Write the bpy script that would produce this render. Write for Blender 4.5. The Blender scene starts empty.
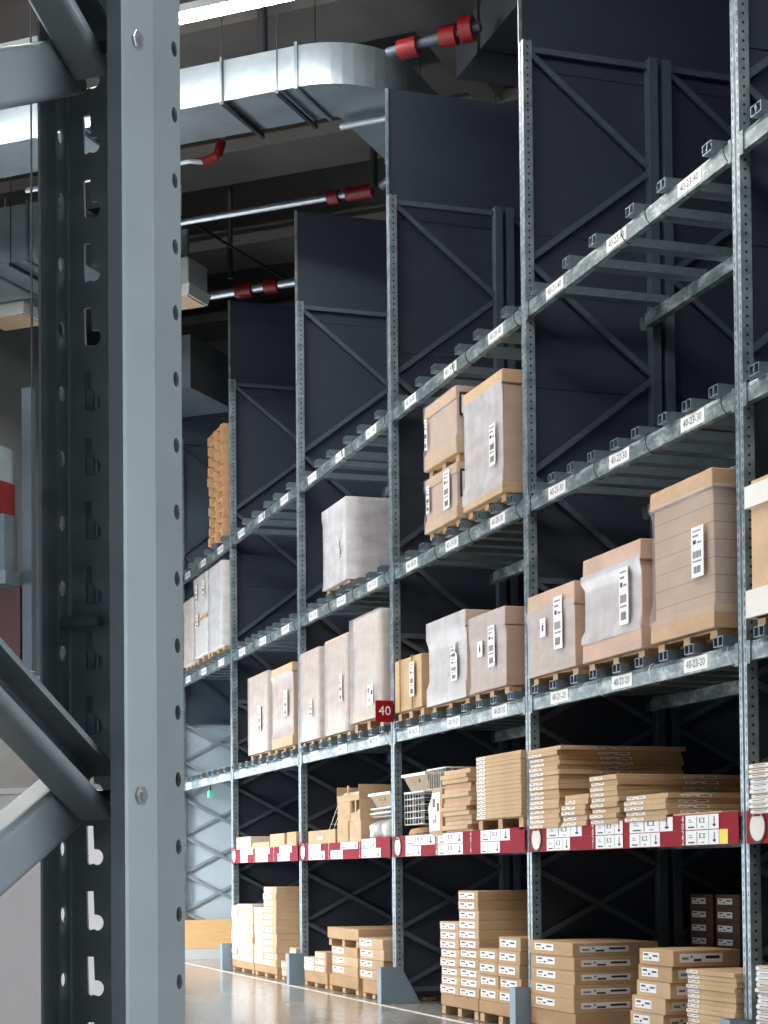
import bpy, bmesh, math, random
from mathutils import Vector, Matrix
from mathutils.geometry import tessellate_polygon
random.seed(7)
SC = bpy.context.scene
COL = SC.collection

# ------------------------------------------------------------------ camera
CAM_H = 1.311
yaw, pitch, roll = 0.313756, 0.02699528, -0.00879561
Fv = Vector((math.sin(yaw)*math.cos(pitch), math.cos(yaw)*math.cos(pitch), math.sin(pitch)))
Rv = Vector((math.cos(yaw), -math.sin(yaw), 0)); Uv = Rv.cross(Fv)
R2 = Rv*math.cos(roll)+Uv*math.sin(roll); U2 = -Rv*math.sin(roll)+Uv*math.cos(roll)
cd = bpy.data.cameras.new('camera'); cam = bpy.data.objects.new('camera', cd); COL.objects.link(cam)
cd.lens = 36*1805.86/1024; cd.sensor_width = 36; cd.shift_y = (825.94-512)/1024
cd.clip_start = .02; cd.clip_end = 300
cam.matrix_world = Matrix(((R2.x, U2.x, -Fv.x, 0), (R2.y, U2.y, -Fv.y, 0), (R2.z, U2.z, -Fv.z, CAM_H), (0, 0, 0, 1)))
SC.camera = cam

# ------------------------------------------------------------------ world and exposure
W = bpy.data.worlds.new('World'); SC.world = W; W.use_nodes = True
WORLD_COL = (.86, .93, 1.0); WORLD_STR = 5.5
W.node_tree.nodes['Background'].inputs[0].default_value = (*WORLD_COL, 1)
W.node_tree.nodes['Background'].inputs[1].default_value = WORLD_STR
SC.view_settings.view_transform = 'Standard'; SC.view_settings.look = 'None'
SC.view_settings.exposure = 0.35; SC.view_settings.gamma = 1.0
SC.view_settings.use_curve_mapping = False
LUMI = 105.0      # strength of the linear lamps
SUN_DIR = Vector((.84, .50, -.20)).normalized(); SUN_STR = 2.6      # low daylight through the side window
sd_ = bpy.data.lights.new('sun', 'SUN'); sd_.energy = SUN_STR; sd_.angle = math.radians(14); sd_.color = (1, .96, .9)
so_ = bpy.data.objects.new('sun', sd_); COL.objects.link(so_); so_.rotation_euler = SUN_DIR.to_track_quat('-Z', 'Y').to_euler(); so_.location = (-20, 10, 8)

# ------------------------------------------------------------------ helpers
def S(r, g, b):
    f = lambda c: (c/255)/12.92 if c/255 <= .04045 else ((c/255+.055)/1.055)**2.4
    return (f(r), f(g), f(b), 1)
TH = math.radians(40.6)                     # the building stands turned from the rack rows
DV = Vector((math.sin(TH), math.cos(TH), 0)); NV = Vector((math.cos(TH), -math.sin(TH), 0))
def B(a, b, z): return DV*a+NV*b+Vector((0, 0, z))

class MB:
    def __init__(s): s.v = []; s.f = []; s.m = []; s.smooth = []
    def add(s, vs, fs, mi=0, sm=False):
        o = len(s.v); s.v += [Vector(p) for p in vs]
        for f in fs: s.f.append([i+o for i in f]); s.m.append(mi); s.smooth.append(sm)
        return s
    def box(s, x0, x1, y0, y1, z0, z1, mi=0, fr=None):
        vs = [(x, y, z) for z in (z0, z1) for y in (y0, y1) for x in (x0, x1)]
        if fr: vs = [fr(*p) for p in vs]
        return s.add(vs, [(0, 2, 3, 1), (4, 5, 7, 6), (0, 1, 5, 4), (2, 6, 7, 3), (0, 4, 6, 2), (1, 3, 7, 5)], mi)
    def obox(s, c, ax, ay, az, hx, hy, hz, mi=0):      # oriented box
        c = Vector(c)
        vs = [c+ax*(i*hx)+ay*(j*hy)+az*(k*hz) for k in (-1, 1) for j in (-1, 1) for i in (-1, 1)]
        return s.add(vs, [(0, 2, 3, 1), (4, 5, 7, 6), (0, 1, 5, 4), (2, 6, 7, 3), (0, 4, 6, 2), (1, 3, 7, 5)], mi)
    def hull(s, bot, top, mi=0):                       # ring of bottom points and ring of top points
        n = len(bot); vs = list(bot)+list(top)
        fs = [tuple(range(n-1, -1, -1)), tuple(range(n, 2*n))]+[(i, (i+1) % n, n+(i+1) % n, n+i) for i in range(n)]
        return s.add(vs, fs, mi)
    def sweep(s, prof, pts, side, up, mi=0, closed=True, caps=True, sm=False):
        # prof: 2D list (a along side, b along up); side/up may be lists per point
        n = len(prof); vs = []
        for k, p in enumerate(pts):
            sd = side[k] if isinstance(side, list) else side
            u = up[k] if isinstance(up, list) else up
            vs += [Vector(p)+sd*a+u*b for a, b in prof]
        fs = []
        for k in range(len(pts)-1):
            for i in range(n if closed else n-1):
                j = (i+1) % n; fs.append((k*n+i, k*n+j, (k+1)*n+j, (k+1)*n+i))
        if closed and caps: fs += [tuple(range(n-1, -1, -1)), tuple(range((len(pts)-1)*n, len(pts)*n))]
        return s.add(vs, fs, mi, sm)
    def tube(s, pts, r, seg=8, mi=0, r2=None):
        pts = [Vector(p) for p in pts]; n = len(pts); rings = []
        for k in range(n):
            t = (pts[min(k+1, n-1)]-pts[max(k-1, 0)]).normalized()
            a = t.orthogonal().normalized() if k == 0 else (prev-t*prev.dot(t)).normalized()
            prev = a; b = t.cross(a); rr = r if r2 is None else r+(r2-r)*k/(n-1)
            rings += [pts[k]+(a*math.cos(q)+b*math.sin(q))*rr for q in [2*math.pi*i/seg for i in range(seg)]]
        fs = [(k*seg+i, k*seg+(i+1) % seg, (k+1)*seg+(i+1) % seg, (k+1)*seg+i) for k in range(n-1) for i in range(seg)]
        s.add(rings, fs, mi, True)
        s.add(rings[:seg], [tuple(range(seg-1, -1, -1))], mi); s.add(rings[-seg:], [tuple(range(seg))], mi)
        return s
    def mesh(s, name, mats, origin=(0, 0, 0), bevel=0, merge=False, solid=0):
        me = bpy.data.meshes.new(name); o = Vector(origin)
        me.from_pydata([v-o for v in s.v], [], s.f)
        for m in mats: me.materials.append(m)
        for p, mi, sm in zip(me.polygons, s.m, s.smooth): p.material_index = mi; p.use_smooth = sm
        bm = bmesh.new(); bm.from_mesh(me)
        if merge: bmesh.ops.remove_doubles(bm, verts=bm.verts, dist=1e-4)
        loose = [v for v in bm.verts if not v.link_faces]
        if loose: bmesh.ops.delete(bm, geom=loose, context='VERTS')
        if bevel: bmesh.ops.bevel(bm, geom=list(bm.edges), offset=bevel, segments=1, profile=.5, affect='EDGES', clamp_overlap=True)
        bmesh.ops.recalc_face_normals(bm, faces=bm.faces)
        bm.to_mesh(me); bm.free()
        return me
    def build(s, name, mats, parent=None, origin=None, bevel=0, merge=False):
        if not isinstance(mats, (list, tuple)): mats = [mats]
        if origin is None: origin = Vector(parent['_o']) if parent is not None else Vector((0, 0, 0))
        me = s.mesh(name, mats, origin, bevel, merge)
        o = bpy.data.objects.new(name, me); COL.objects.link(o)
        if parent is not None: o.parent = parent; o['_o'] = list(parent['_o'])
        else: o.location = origin; o['_o'] = list(origin)
        return o
ROOTS = []
def tag(o, label, cat, group=None, kind=None):
    if label: o['label'] = label
    if cat: o['category'] = cat
    if group: o['group'] = group
    if kind: o['kind'] = kind
    ROOTS.append(o); return o
def thing(name, loc, label, cat, group=None):
    o = bpy.data.objects.new(name, None); COL.objects.link(o); o.location = loc; o['_o'] = list(loc)
    o.empty_display_size = .1
    return tag(o, label, cat, group)
def struct(o): o['kind'] = 'structure'; return o
def copy_tree(o, loc, label=None, group=None):
    r = o.copy(); COL.objects.link(r); r.location = loc; r['_o'] = list(loc)
    if label: r['label'] = label
    if group: r['group'] = group
    for ch in CH.get(o.name, []):
        c = ch.copy(); COL.objects.link(c); c.parent = r
        for g in CH.get(ch.name, []):
            d2 = g.copy(); COL.objects.link(d2); d2.parent = c
    ROOTS.append(r); return r
CH = {}
def index_children(o): CH[o.name] = [c for c in bpy.data.objects if c.parent == o]
ORD = ['lowest', 'second', 'third', 'fourth', 'fifth', 'sixth', 'seventh', 'eighth', 'ninth', 'tenth', 'eleventh', 'twelfth', 'thirteenth', 'fourteenth', 'fifteenth', 'sixteenth', 'seventeenth', 'eighteenth', 'nineteenth', 'twentieth']
def nth(k, n):                                   # place in a stack, counted from the bottom
    if n == 1: return 'only'
    if k == 0: return 'lowest'
    if k == n-1: return 'topmost'
    return ORD[k]+' from bottom'

# ------------------------------------------------------------------ materials
MATS = {}
class NT:
    def __init__(s, name):
        s.m = bpy.data.materials.new(name); s.m.use_nodes = True; s.t = s.m.node_tree
        s.b = s.t.nodes['Principled BSDF']; s.out = s.t.nodes['Material Output']
        s.tc = s.t.nodes.new('ShaderNodeTexCoord')
    def n(s, ty, **kw):
        nd = s.t.nodes.new('ShaderNode'+ty)
        for k, v in kw.items(): setattr(nd, k, v)
        return nd
    def l(s, a, b): s.t.links.new(a, b)
    def noise(s, scale, detail=4, rough=.55, vec=None, stretch=None):
        nd = s.n('TexNoise'); nd.inputs['Scale'].default_value = scale; nd.inputs['Detail'].default_value = detail
        nd.inputs['Roughness'].default_value = rough
        v = vec or s.tc.outputs['Object']
        if stretch:
            mp = s.n('Mapping'); mp.inputs['Scale'].default_value = stretch; s.l(v, mp.inputs[0]); v = mp.outputs[0]
        s.l(v, nd.inputs['Vector']); return nd.outputs['Fac']
    def ramp(s, fac, stops):
        r = s.n('ValToRGB'); e = r.color_ramp.elements
        while len(e) < len(stops): e.new(.5)
        for el, (p, c) in zip(e, stops): el.position = p; el.color = c
        s.l(fac, r.inputs[0]); return r.outputs[0]
    def math(s, op, a, b=None, c=None):
        nd = s.n('Math', operation=op)
        for i, x in enumerate((a, b, c)):
            if x is None: continue
            if isinstance(x, (int, float)): nd.inputs[i].default_value = x
            else: s.l(x, nd.inputs[i])
        return nd.outputs[0]
    def mix(s, fac, a, b):
        nd = s.n('Mix', data_type='RGBA')
        if isinstance(fac, (int, float)): nd.inputs[0].default_value = fac
        else: s.l(fac, nd.inputs[0])
        for i, x in ((6, a), (7, b)):
            if isinstance(x, tuple): nd.inputs[i].default_value = x
            else: s.l(x, nd.inputs[i])
        return nd.outputs[2]
    def bump(s, h, strength=.2, dist=.01):
        nd = s.n('Bump'); nd.inputs['Strength'].default_value = strength; nd.inputs['Distance'].default_value = dist
        s.l(h, nd.inputs['Height']); s.l(nd.outputs[0], s.b.inputs['Normal'])
def mat(name, col, rough=.6, metal=0, vary=.12, scale=6, bump=0, stretch=None, spec=.5):
    if name in MATS: return MATS[name]
    t = NT(name); f = t.noise(scale, stretch=stretch)
    lo = tuple(max(0, c*(1-vary)) for c in col[:3])+(1,); hi = tuple(min(1, c*(1+vary)) for c in col[:3])+(1,)
    t.l(t.ramp(f, [(.3, lo), (.7, hi)]), t.b.inputs['Base Color'])
    t.b.inputs['Roughness'].default_value = rough; t.b.inputs['Metallic'].default_value = metal
    t.b.inputs['Specular IOR Level'].default_value = spec
    if bump: t.bump(t.noise(scale*6), bump)
    MATS[name] = t.m; return t.m
def emit(name, col, st):
    t = NT(name); t.b.inputs['Base Color'].default_value = col
    t.b.inputs['Emission Color'].default_value = col; t.b.inputs['Emission Strength'].default_value = st
    MATS[name] = t.m; return t.m

steel_near = mat('near_rack_steel', S(134, 144, 147), .42, .35, .06, 14)
steel_back = mat('near_rack_steel_dark', S(100, 114, 124), .5, .3, .08, 30)
panel_mat = mat('slate_panel', S(46, 54, 66), .55, .1, .08, 3, 0)
end_panel_lit = mat('lit_end_panel', S(196, 214, 226), .6, 0, .04, 3, 0)  # daylight on the lower end sheet, put into a paler colour
brace_mat = mat('brace_steel', S(82, 93, 104), .45, .3, .1, 8)
lit_brace = mat('lit_brace_steel', S(170, 182, 190), .45, .3, .06, 8)
support_mat = mat('support_galvanised', S(116, 130, 138), .4, .5, .12, 12)
guard_mat = mat('guard_steel', S(120, 138, 150), .5, .15, .06, 6)
wood = mat('pallet_wood', S(188, 152, 112), .75, 0, .18, 5, .1, (1, 8, 8))
plank = mat('orange_pine_board', S(240, 196, 140), .6, 0, .08, 4, 0, (1, 1, 10))
white_paper = mat('white_paper', S(232, 230, 228), .6, 0, .03, 20)
black_ink = mat('black_ink', S(30, 30, 34), .6, 0, .05, 20)
grey_ink = mat('grey_ink', S(120, 120, 126), .6, 0, .1, 20)
yellow_paper = mat('yellow_paper', S(240, 210, 60), .6, 0, .04, 20)
red_mat = mat('red_plastic', S(144, 16, 34), .7, 0, .08, 5, 0, None, .12)
red_paint = mat('red_paint', S(120, 10, 18), .45, 0, .1, 9)
duct_mat = mat('duct_galvanised', S(150, 162, 168), .34, .55, .18, 2.5, 0, (1, 1, 1))
concrete = mat('ceiling_concrete', S(74, 72, 71), .85, 0, .16, 1.5, .2)
concrete_dk = mat('roof_slab', S(40, 41, 45), .9, 0, .2, 1.2)
pipe_mat = mat('pipe_steel', S(176, 184, 190), .3, .6, .08, 6)
dark_metal = mat('dark_metal', S(36, 40, 46), .6, .2, .15, 6)
beige = mat('beige_diffuser', S(214, 190, 158), .6, 0, .05, 5)
white_metal = mat('white_metal', S(215, 220, 220), .45, .1, .04, 5)
wall_mat = mat('wall_paint', S(120, 124, 128), .85, 0, .06, 1)
backing_dk = mat('backing_shade', S(40, 46, 58), .85, 0, .06, 1)
wicker = mat('wicker', S(176, 158, 132), .8, 0, .3, 60, .3)
bag_mat = mat('bag_plastic', S(216, 214, 210), .35, 0, .15, 14, .3)
paper_brown = mat('brown_paper', S(178, 140, 104), .8, 0, .2, 14, .4)
wire_white = mat('white_wire', S(222, 222, 218), .45, 0, .04, 10)
cabinet_white = mat('cabinet_white', S(214, 211, 212), .6, 0, .03, 2)
blue_print = mat('blue_print', S(60, 84, 110), .6, 0, .1, 10)
zinc = mat('zinc_bolt', S(190, 195, 195), .3, .8, .15, 60)
tape_mat = mat('floor_tape', S(222, 212, 196), .6, 0, .08, 4)
lamp_mat = emit('lamp_diffuser', (1, .97, .93, 1), LUMI)
green_lamp = emit('green_exit_lamp', (.03, .5, .25, 1), .35)

def beam_material():
    t = NT('beam_steel'); f = t.noise(5, 6, .65, stretch=(1, 1, 2.5)); g = t.noise(26, 4)
    k = t.math('ADD', t.math('MULTIPLY', f, .7), t.math('MULTIPLY', g, .3))
    t.l(t.ramp(k, [(.36, S(72, 85, 88)), (.5, S(108, 121, 123)), (.62, S(166, 174, 172))]), t.b.inputs['Base Color'])
    t.b.inputs['Roughness'].default_value = .42; t.b.inputs['Metallic'].default_value = .25
    return t.m
beam_mat = beam_material()
def post_material():
    # galvanised post with punched slot columns on the front and round holes down the sides
    t = NT('post_steel'); f = t.noise(9, 4)
    base = t.ramp(f, [(.35, S(104, 119, 126)), (.65, S(146, 158, 163))])
    sp = t.n('SeparateXYZ'); t.l(t.tc.outputs['Object'], sp.inputs[0]); x, y, z = sp.outputs
    ge = t.n('NewGeometry'); sn = t.n('SeparateXYZ'); t.l(ge.outputs['Normal'], sn.inputs[0])
    nx = t.math('ABSOLUTE', sn.outputs[0]); ny = t.math('ABSOLUTE', sn.outputs[1])
    zz = t.math('ABSOLUTE', t.math('SUBTRACT', t.math('FRACT', t.math('DIVIDE', z, .06)), .5))      # 0..0.5
    yy = t.math('ABSOLUTE', t.math('SUBTRACT', t.math('ABSOLUTE', y), .034))
    slot = t.math('MULTIPLY', t.math('LESS_THAN', yy, .0055), t.math('LESS_THAN', zz, .27))
    slot = t.math('MULTIPLY', slot, t.math('GREATER_THAN', nx, .5))
    xx = t.math('SUBTRACT', x, .04); zs = t.math('MULTIPLY', zz, .06)
    r2 = t.math('ADD', t.math('MULTIPLY', xx, xx), t.math('MULTIPLY', zs, zs))
    hole = t.math('MULTIPLY', t.math('LESS_THAN', r2, .00009), t.math('GREATER_THAN', ny, .5))
    m = t.math('MAXIMUM', slot, hole)
    t.l(t.mix(m, base, S(24, 28, 34)), t.b.inputs['Base Color'])
    t.b.inputs['Roughness'].default_value = .4; t.b.inputs['Metallic'].default_value = .35
    return t.m
post_mat = post_material()
CARD = {}
def card(key, col, lines=0, vary=.1):
    if key in CARD: return CARD[key]
    t = NT('cardboard_'+key); f = t.noise(3, 5, .6, stretch=(1, 1, 2)); g = t.noise(60, 2, .5, stretch=(1, 1, 6))
    k = t.math('ADD', t.math('MULTIPLY', f, .75), t.math('MULTIPLY', g, .25))
    lo = tuple(c*(1-vary*1.4) for c in col[:3])+(1,); hi = tuple(min(1, c*(1+vary)) for c in col[:3])+(1,)
    c = t.ramp(k, [(.35, lo), (.65, hi)])
    if lines:
        sp = t.n('SeparateXYZ'); t.l(t.tc.outputs['Object'], sp.inputs[0])
        w = t.math('FRACT', t.math('DIVIDE', sp.outputs[2], lines))
        c = t.mix(t.math('MULTIPLY', t.math('LESS_THAN', w, .07), .6), c, tuple(q*.35 for q in col[:3])+(1,))
    t.l(c, t.b.inputs['Base Color']); t.b.inputs['Roughness'].default_value = .8
    t.b.inputs['Specular IOR Level'].default_value = .25
    CARD[key] = t.m; return t.m
kraft = card('kraft', S(190, 157, 120)); kraft2 = card('kraft_light', S(202, 172, 138)); kraft3 = card('kraft_dark', S(176, 142, 106))
kraft_pink = card('kraft_pink', S(198, 170, 150)); kraft_fine = card('kraft_fine', S(204, 178, 156), .045); kraft_lay = card('kraft_layers', S(184, 154, 126), .118)
tan = card('tan', S(198, 167, 129)); kraft_pale = card('kraft_pale', S(214, 196, 178)); white_card = card('white_card', S(226, 222, 216), 0, .03)
grey_card = card('grey_card', S(176, 168, 164), 0, .08)
def film(key, dens, lo=.38, hi=.62):
    t = NT('stretch_film_'+key); tr = t.n('BsdfTransparent'); mx = t.n('MixShader')
    f = t.noise(2.2, 4, .55, stretch=(1, 1, 3)); g = t.noise(9, 3, .5, stretch=(1, 1, .35))
    k = t.math('ADD', t.math('MULTIPLY', f, .65), t.math('MULTIPLY', g, .35))
    a = t.ramp(k, [(lo, (dens*.7,)*3+(1,)), (hi, (dens,)*3+(1,))])
    t.b.inputs['Base Color'].default_value = S(214, 212, 214); t.b.inputs['Roughness'].default_value = .28
    t.bump(k, .12, .01)
    t.l(a, mx.inputs[0]); t.l(tr.outputs[0], mx.inputs[1]); t.l(t.b.outputs[0], mx.inputs[2]); t.l(mx.outputs[0], t.out.inputs[0])
    return t.m
FILM = {'thin': film('thin', .25), 'mid': film('mid', .5), 'thick': film('thick', .84)}
def floor_material():
    t = NT('polished_concrete'); f = t.noise(.9, 6, .6); g = t.noise(12, 4)
    t.l(t.ramp(f, [(.35, S(150, 148, 144)), (.65, S(176, 172, 166))]), t.b.inputs['Base Color'])
    t.l(t.math('ADD', t.math('MULTIPLY', g, .12), .12), t.b.inputs['Roughness'])
    t.b.inputs['Specular IOR Level'].default_value = .8
    t.bump(f, .03, .02); return t.m
floor_mat = floor_material()

# ------------------------------------------------------------------ the building
BL, BR = -15.5, 14.0                       # side walls, building coordinates
fl = MB(); fl.add([B(-12, BL, 0), B(-12, BR, 0), B(46, BR, 0), B(46, BL, 0)], [(0, 1, 2, 3)])
fl.add([B(-12, BL, -.2), B(-12, BR, -.2), B(46, BR, -.2), B(46, BL, -.2)], [(3, 2, 1, 0)])
struct(fl.build('floor', floor_mat))
cl = MB(); cl.box(-12, 46, BL, BR, 12.0, 12.3, fr=B); struct(cl.build('ceiling', concrete_dk))
wf = MB(); wf.box(46, 46.3, BL, BR, 0, 12, fr=B); struct(wf.build('wall_far', wall_mat))
wb = MB(); wb.box(-12.3, -12, BL-.3, BR+.3, 0, 12, fr=B); struct(wb.build('wall_near', wall_mat))
def window_wall(name, b0, b1, win, wname, inner, zdir):
    m = MB(); a0, a1, z0, z1 = win
    m.box(-12, a0, b0, b1, 0, 12, fr=B); m.box(a1, 46, b0, b1, 0, 12, fr=B); m.box(a0, a1, b0, b1, z1, 12, fr=B); m.box(a0, a1, b0, b1, 0, z0, fr=B)
    struct(m.build(name, wall_mat)); m = MB(); n = int((a1-a0)/2.4); c = (b0+b1)/2
    for k in range(n+1):
        a = a0+.04+k*(a1-a0-.08)/n; m.box(a-.04, a+.04, c-.05, c+.05, z0, z1, fr=B)
    for z in (z0+.04, (z0+z1)/2, z1-.04): m.box(a0, a1, c-.05, c+.05, z-.04, z+.04, fr=B)
    struct(m.build(wname, dark_metal))
    ld = bpy.data.lights.new('daylight_portal', 'AREA'); ld.shape = 'RECTANGLE'; ld.size = a1-a0; ld.size_y = z1-z0; ld.cycles.is_portal = True
    lo = bpy.data.objects.new('daylight_portal', ld); COL.objects.link(lo)
    _c = B((a0+a1)/2, inner, (z0+z1)/2); _y = Vector((0, 0, 1)); _z = NV*zdir; _x = _y.cross(_z)
    lo.matrix_world = Matrix(((_x.x, _y.x, _z.x, _c.x), (_x.y, _y.y, _z.y, _c.y), (_x.z, _y.z, _z.z, _c.z), (0, 0, 0, 1)))
window_wall('wall_left', BL-.3, BL, (-6, 25.5, .2, 3.9), 'window_1', BL-.02, -1)
window_wall('wall_side', BR, BR+.3, (-6, 11, .2, 6.0), 'added_window_2', BR+.02, 1)  # unseen window opening, added to brighten the near post from the right
X0, Y0, WB = 5.781, 10.357, 3.6
wr = MB(); wr.box(X0+2.72, X0+2.85, 5.0, 28.6, 0, 9.3); struct(wr.build('dark_backing', backing_dk))  # added backing: blocks stray light and stands in for the darkness behind the racks

# ceiling beams along the building
for k, a in enumerate((15.2, 18.4, 21.6, 24.8, 28.0, 31.2, 34.4)):
    m = MB(); prof = [(-.5, 0), (.5, 0), (.5, .16), (.22, .34), (.22, 1.1), (-.22, 1.1), (-.22, .34), (-.5, .16)]
    m.sweep([(p, q) for p, q in prof], [B(a, BL, 10.9), B(a, BR, 10.9)], DV, Vector((0, 0, 1)))
    struct(m.build('trim_%d' % (k+1), concrete))

# ------------------------------------------------------------------ linear lamps
Zv = Vector((0, 0, 1))
def linear_lamp(a, b0, b1, z, label):
    t = thing('linear_lamp', B(a, (b0+b1)/2, z), label, 'ceiling light', 'long linear ceiling lamps')
    m = MB(); m.box(a-.07, a+.07, b0, b1, z+.05, z+.13, fr=B); m.build('housing', white_metal, t)
    m = MB(); m.box(a-.065, a+.065, b0+.01, b1-.01, z, z+.049, fr=B); m.build('diffuser', lamp_mat, t)
    for b in (b0+1, (b0+b1)/2, b1-1):
        m = MB(); m.tube([B(a, b, z+.13), B(a, b, 12)], .006, 5); m.build('hanger', dark_metal, t)
linear_lamp(15.77, -15.3, -7.1, 9.9, 'long bright white linear lamp at the top, in front of the bent silver duct')
linear_lamp(7.8, -15, -.6, 9.9, 'long linear lamp hanging above the aisle nearer than the bright one')
linear_lamp(1.5, -.3, 12, 9.9, 'long linear lamp hanging above and behind the viewer')

# ------------------------------------------------------------------ ducts, pipes, sprinkler couplings
def rect_duct(name, pts, sides, w, h, label, flanges=(), hang=(), group=None):
    o = pts[len(pts)//2]
    t = thing(name, o, label, 'duct', group)
    prof = [(0, 0), (w, 0), (w, h), (0, h)]
    MB().sweep(prof, pts, sides, Zv).build('duct_body', duct_mat, t)
    for p, sd in flanges:
        m = MB(); m.sweep([(-.03, -.03), (w+.03, -.03), (w+.03, h+.03), (-.03, h+.03)], [p, p+sd.cross(Zv).normalized()*.035], sd, Zv); m.build('flange', support_mat, t)
    for p, sd in hang:
        m = MB(); m.obox(p+sd*(w/2)+Zv*-.05, sd, sd.cross(Zv), Zv, w/2+.08, .02, .02)
        for q in (-.07, w+.07): m.tube([p+sd*q+Zv*-.07, Vector((p+sd*q).to_tuple()[:2]+(12.0,))], .008, 5)
        m.build('hanger_bar', dark_metal, t)
    return t
pts = [B(17.0, b, 9.6) for b in (-15.45, -8.0)]; sides = [DV, DV]
for k in range(1, 13):
    q = math.radians(90*k/12); c = (17.93, -8.0)
    sd = DV*math.cos(q)-NV*math.sin(q)                           # towards the bend centre
    pts.append(B(c[0], c[1], 9.6)-sd*.93); sides.append(sd)
pts.append(B(27.5, -7.07, 9.6)); sides.append(-NV)
fl_ = [(B(17.0, b, 9.6), DV) for b in (-9.93, -8.9, -8.02, -11.2, -12.4)]+[(B(19.2, -7.07, 9.6), -NV)]
rect_duct('air_duct', pts, sides, .83, .44, 'large silver air duct with a bend, brightly lit on its side under the ceiling',
          fl_, [(B(17.0, b, 9.6), DV) for b in (-8.2, -8.85, -10.6, -12.6)]+[(B(20.5, -7.07, 9.6), -NV)])
rect_duct('air_duct', [B(19.75, -15.45, 9.35), B(19.75, -12.6, 9.35)], [DV, DV], 1.3, .75, 'deep silver air duct at upper left, seen through the near rack above the air diffusers',
          [(B(19.75, b, 9.35), DV) for b in (-13.9, -15.2, -13.2)], [(B(19.75, b, 9.35), DV) for b in (-13.4, -15)])
rect_duct('air_duct', [B(23.6, -15.45, 8.6), B(23.6, -12.9, 8.6)], [DV, DV], 1.5, .8, 'lower silver air duct at far left under the deep one, above the red hanging board',
          [(B(23.6, b, 8.6), DV) for b in (-14.6, -13.9)], [(B(23.6, b, 8.6), DV) for b in (-14.2,)])
rect_duct('air_duct', [B(29.0, -15.45, 8.2), B(29.0, -11, 8.2)], [DV, DV], 1.2, .8, 'distant silver air duct running across behind the end of the shelving',
          [(B(29.0, b, 8.2), DV) for b in (-14.5, -13)], [(B(29.0, b, 8.2), DV) for b in (-14, -12.4)])
def diffuser(a, b, z, label, w=.62, dd=.85):
    t = thing('air_diffuser', B(a+dd/2, b-w/2, z), label, 'air diffuser', 'boxy ceiling air diffusers')
    m = MB(); m.box(a, a+dd, b-w, b, z+.14, z+.52, fr=B); m.build('plenum_box', white_metal, t, bevel=.01)
    m = MB(); m.hull([B(a, b-w, z), B(a, b, z), B(a+dd, b, z), B(a+dd, b-w, z)], [B(a-.04, b-w-.04, z+.14), B(a-.04, b+.04, z+.14), B(a+dd+.04, b+.04, z+.14), B(a+dd+.04, b-w-.04, z+.14)])
    m.build('skirt', white_metal, t)
    m = MB(); m.box(a+.03, a+dd-.03, b-w+.03, b-.03, z-.02, z+.0, fr=B); m.build('grille', beige, t)
    m = MB(); m.box(a+.25, a+dd-.25, b-w+.15, b-.15, z+.52, z+1.0, fr=B)
    for q in (.1, dd-.1): m.tube([B(a+q, b-w/2, z+.5), B(a+q, b-w/2, 11.95)], .008, 5)
    m.build('neck', duct_mat, t)
diffuser(21.15, -14.2, 9.2, 'pale air diffuser with beige underside at far left of the ceiling', .72, .6)
diffuser(21.4, -11.72, 9.2, 'pale air diffuser with beige underside, half hidden beside the near rack post', .7, .55)
def pipe(name, pts, r, m_, label, cat='pipe', fit=()):
    t = thing(name, pts[0], label, cat)
    MB().tube(pts, r, 10).build('pipe_run', m_, t)
    for p, q, rr in fit: MB().tube([p, q], rr, 10).build('coupling', red_paint, t)
    return t
pipe('sprinkler_pipe', [B(20.45, -12.4, 9.8), B(20.45, -8.62, 9.8)], .042, pipe_mat, 'pale sprinkler pipe below the concrete beam, with red couplings at its right end',
     fit=[(B(20.45, -9.2, 9.8), B(20.45, -9.06, 9.8), .09), (B(20.45, -8.95, 9.8), B(20.45, -8.6, 9.8), .085)])
pipe('sprinkler_pipe', [B(20.45, -8.5, 9.82), B(20.45, -8.3, 9.95), B(20.2, -8.2, 10.0), B(18.6, -8.2, 10.3)], .055, pipe_mat, 'grey pipe branch rising past the red couplings behind the third panel')
pipe('sprinkler_pipe', [B(17.95, -12, 9.45), B(17.95, -9.8, 9.45), B(18.0, -9.62, 9.42), B(18.05, -9.5, 9.5), B(18.1, -9.45, 9.75)], .03, pipe_mat, 'thin pipe with small red elbow hanging under the big duct',
     fit=[(B(17.99, -9.66, 9.42), B(18.04, -9.5, 9.48), .055), (B(18.04, -9.5, 9.48), B(18.08, -9.46, 9.66), .055)])
pipe('sprinkler_pipe', [B(16.7, -6.85, 9.62), B(16.7, -5.85, 9.70)], .05, brace_mat, 'sprinkler pipe high above the racks with two bulky red couplings',
     fit=[(B(16.7, -6.72, 9.62), B(16.7, -6.52, 9.63), .1), (B(16.7, -6.27, 9.66), B(16.7, -6.1, 9.66), .1), (B(16.7, -6.05, 9.7), B(16.7, -5.92, 9.7), .13)])
pipe('sprinkler_pipe', [B(17.9, -7.9, 9.5), B(17.9, -6.4, 9.5)], .035, pipe_mat, 'thin bright pipe in front of the duct bend above the tall grey panel')
pipe('sprinkler_pipe', [B(22.7, -12.4, 9.60), B(22.7, -10.6, 9.62)], .06, pipe_mat, 'far sprinkler pipe with red couplings just over the second farthest panel',
     fit=[(B(22.7, -11.65, 9.61), B(22.7, -11.4, 9.61), .11), (B(22.7, -11.2, 9.61), B(22.7, -11.0, 9.61), .10)])
pipe('drop_pipe', [B(16.9, -10.0, 9.2+1.15), B(16.9, -10.0, 12)], .05, dark_metal, 'dark vertical pipe above the left part of the big duct')
pipe('drop_pipe', [B(17.6, -8.7, 10.1), B(17.6, -8.7, 12)], .06, dark_metal, 'dark vertical pipe above the middle of the big duct')
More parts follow.
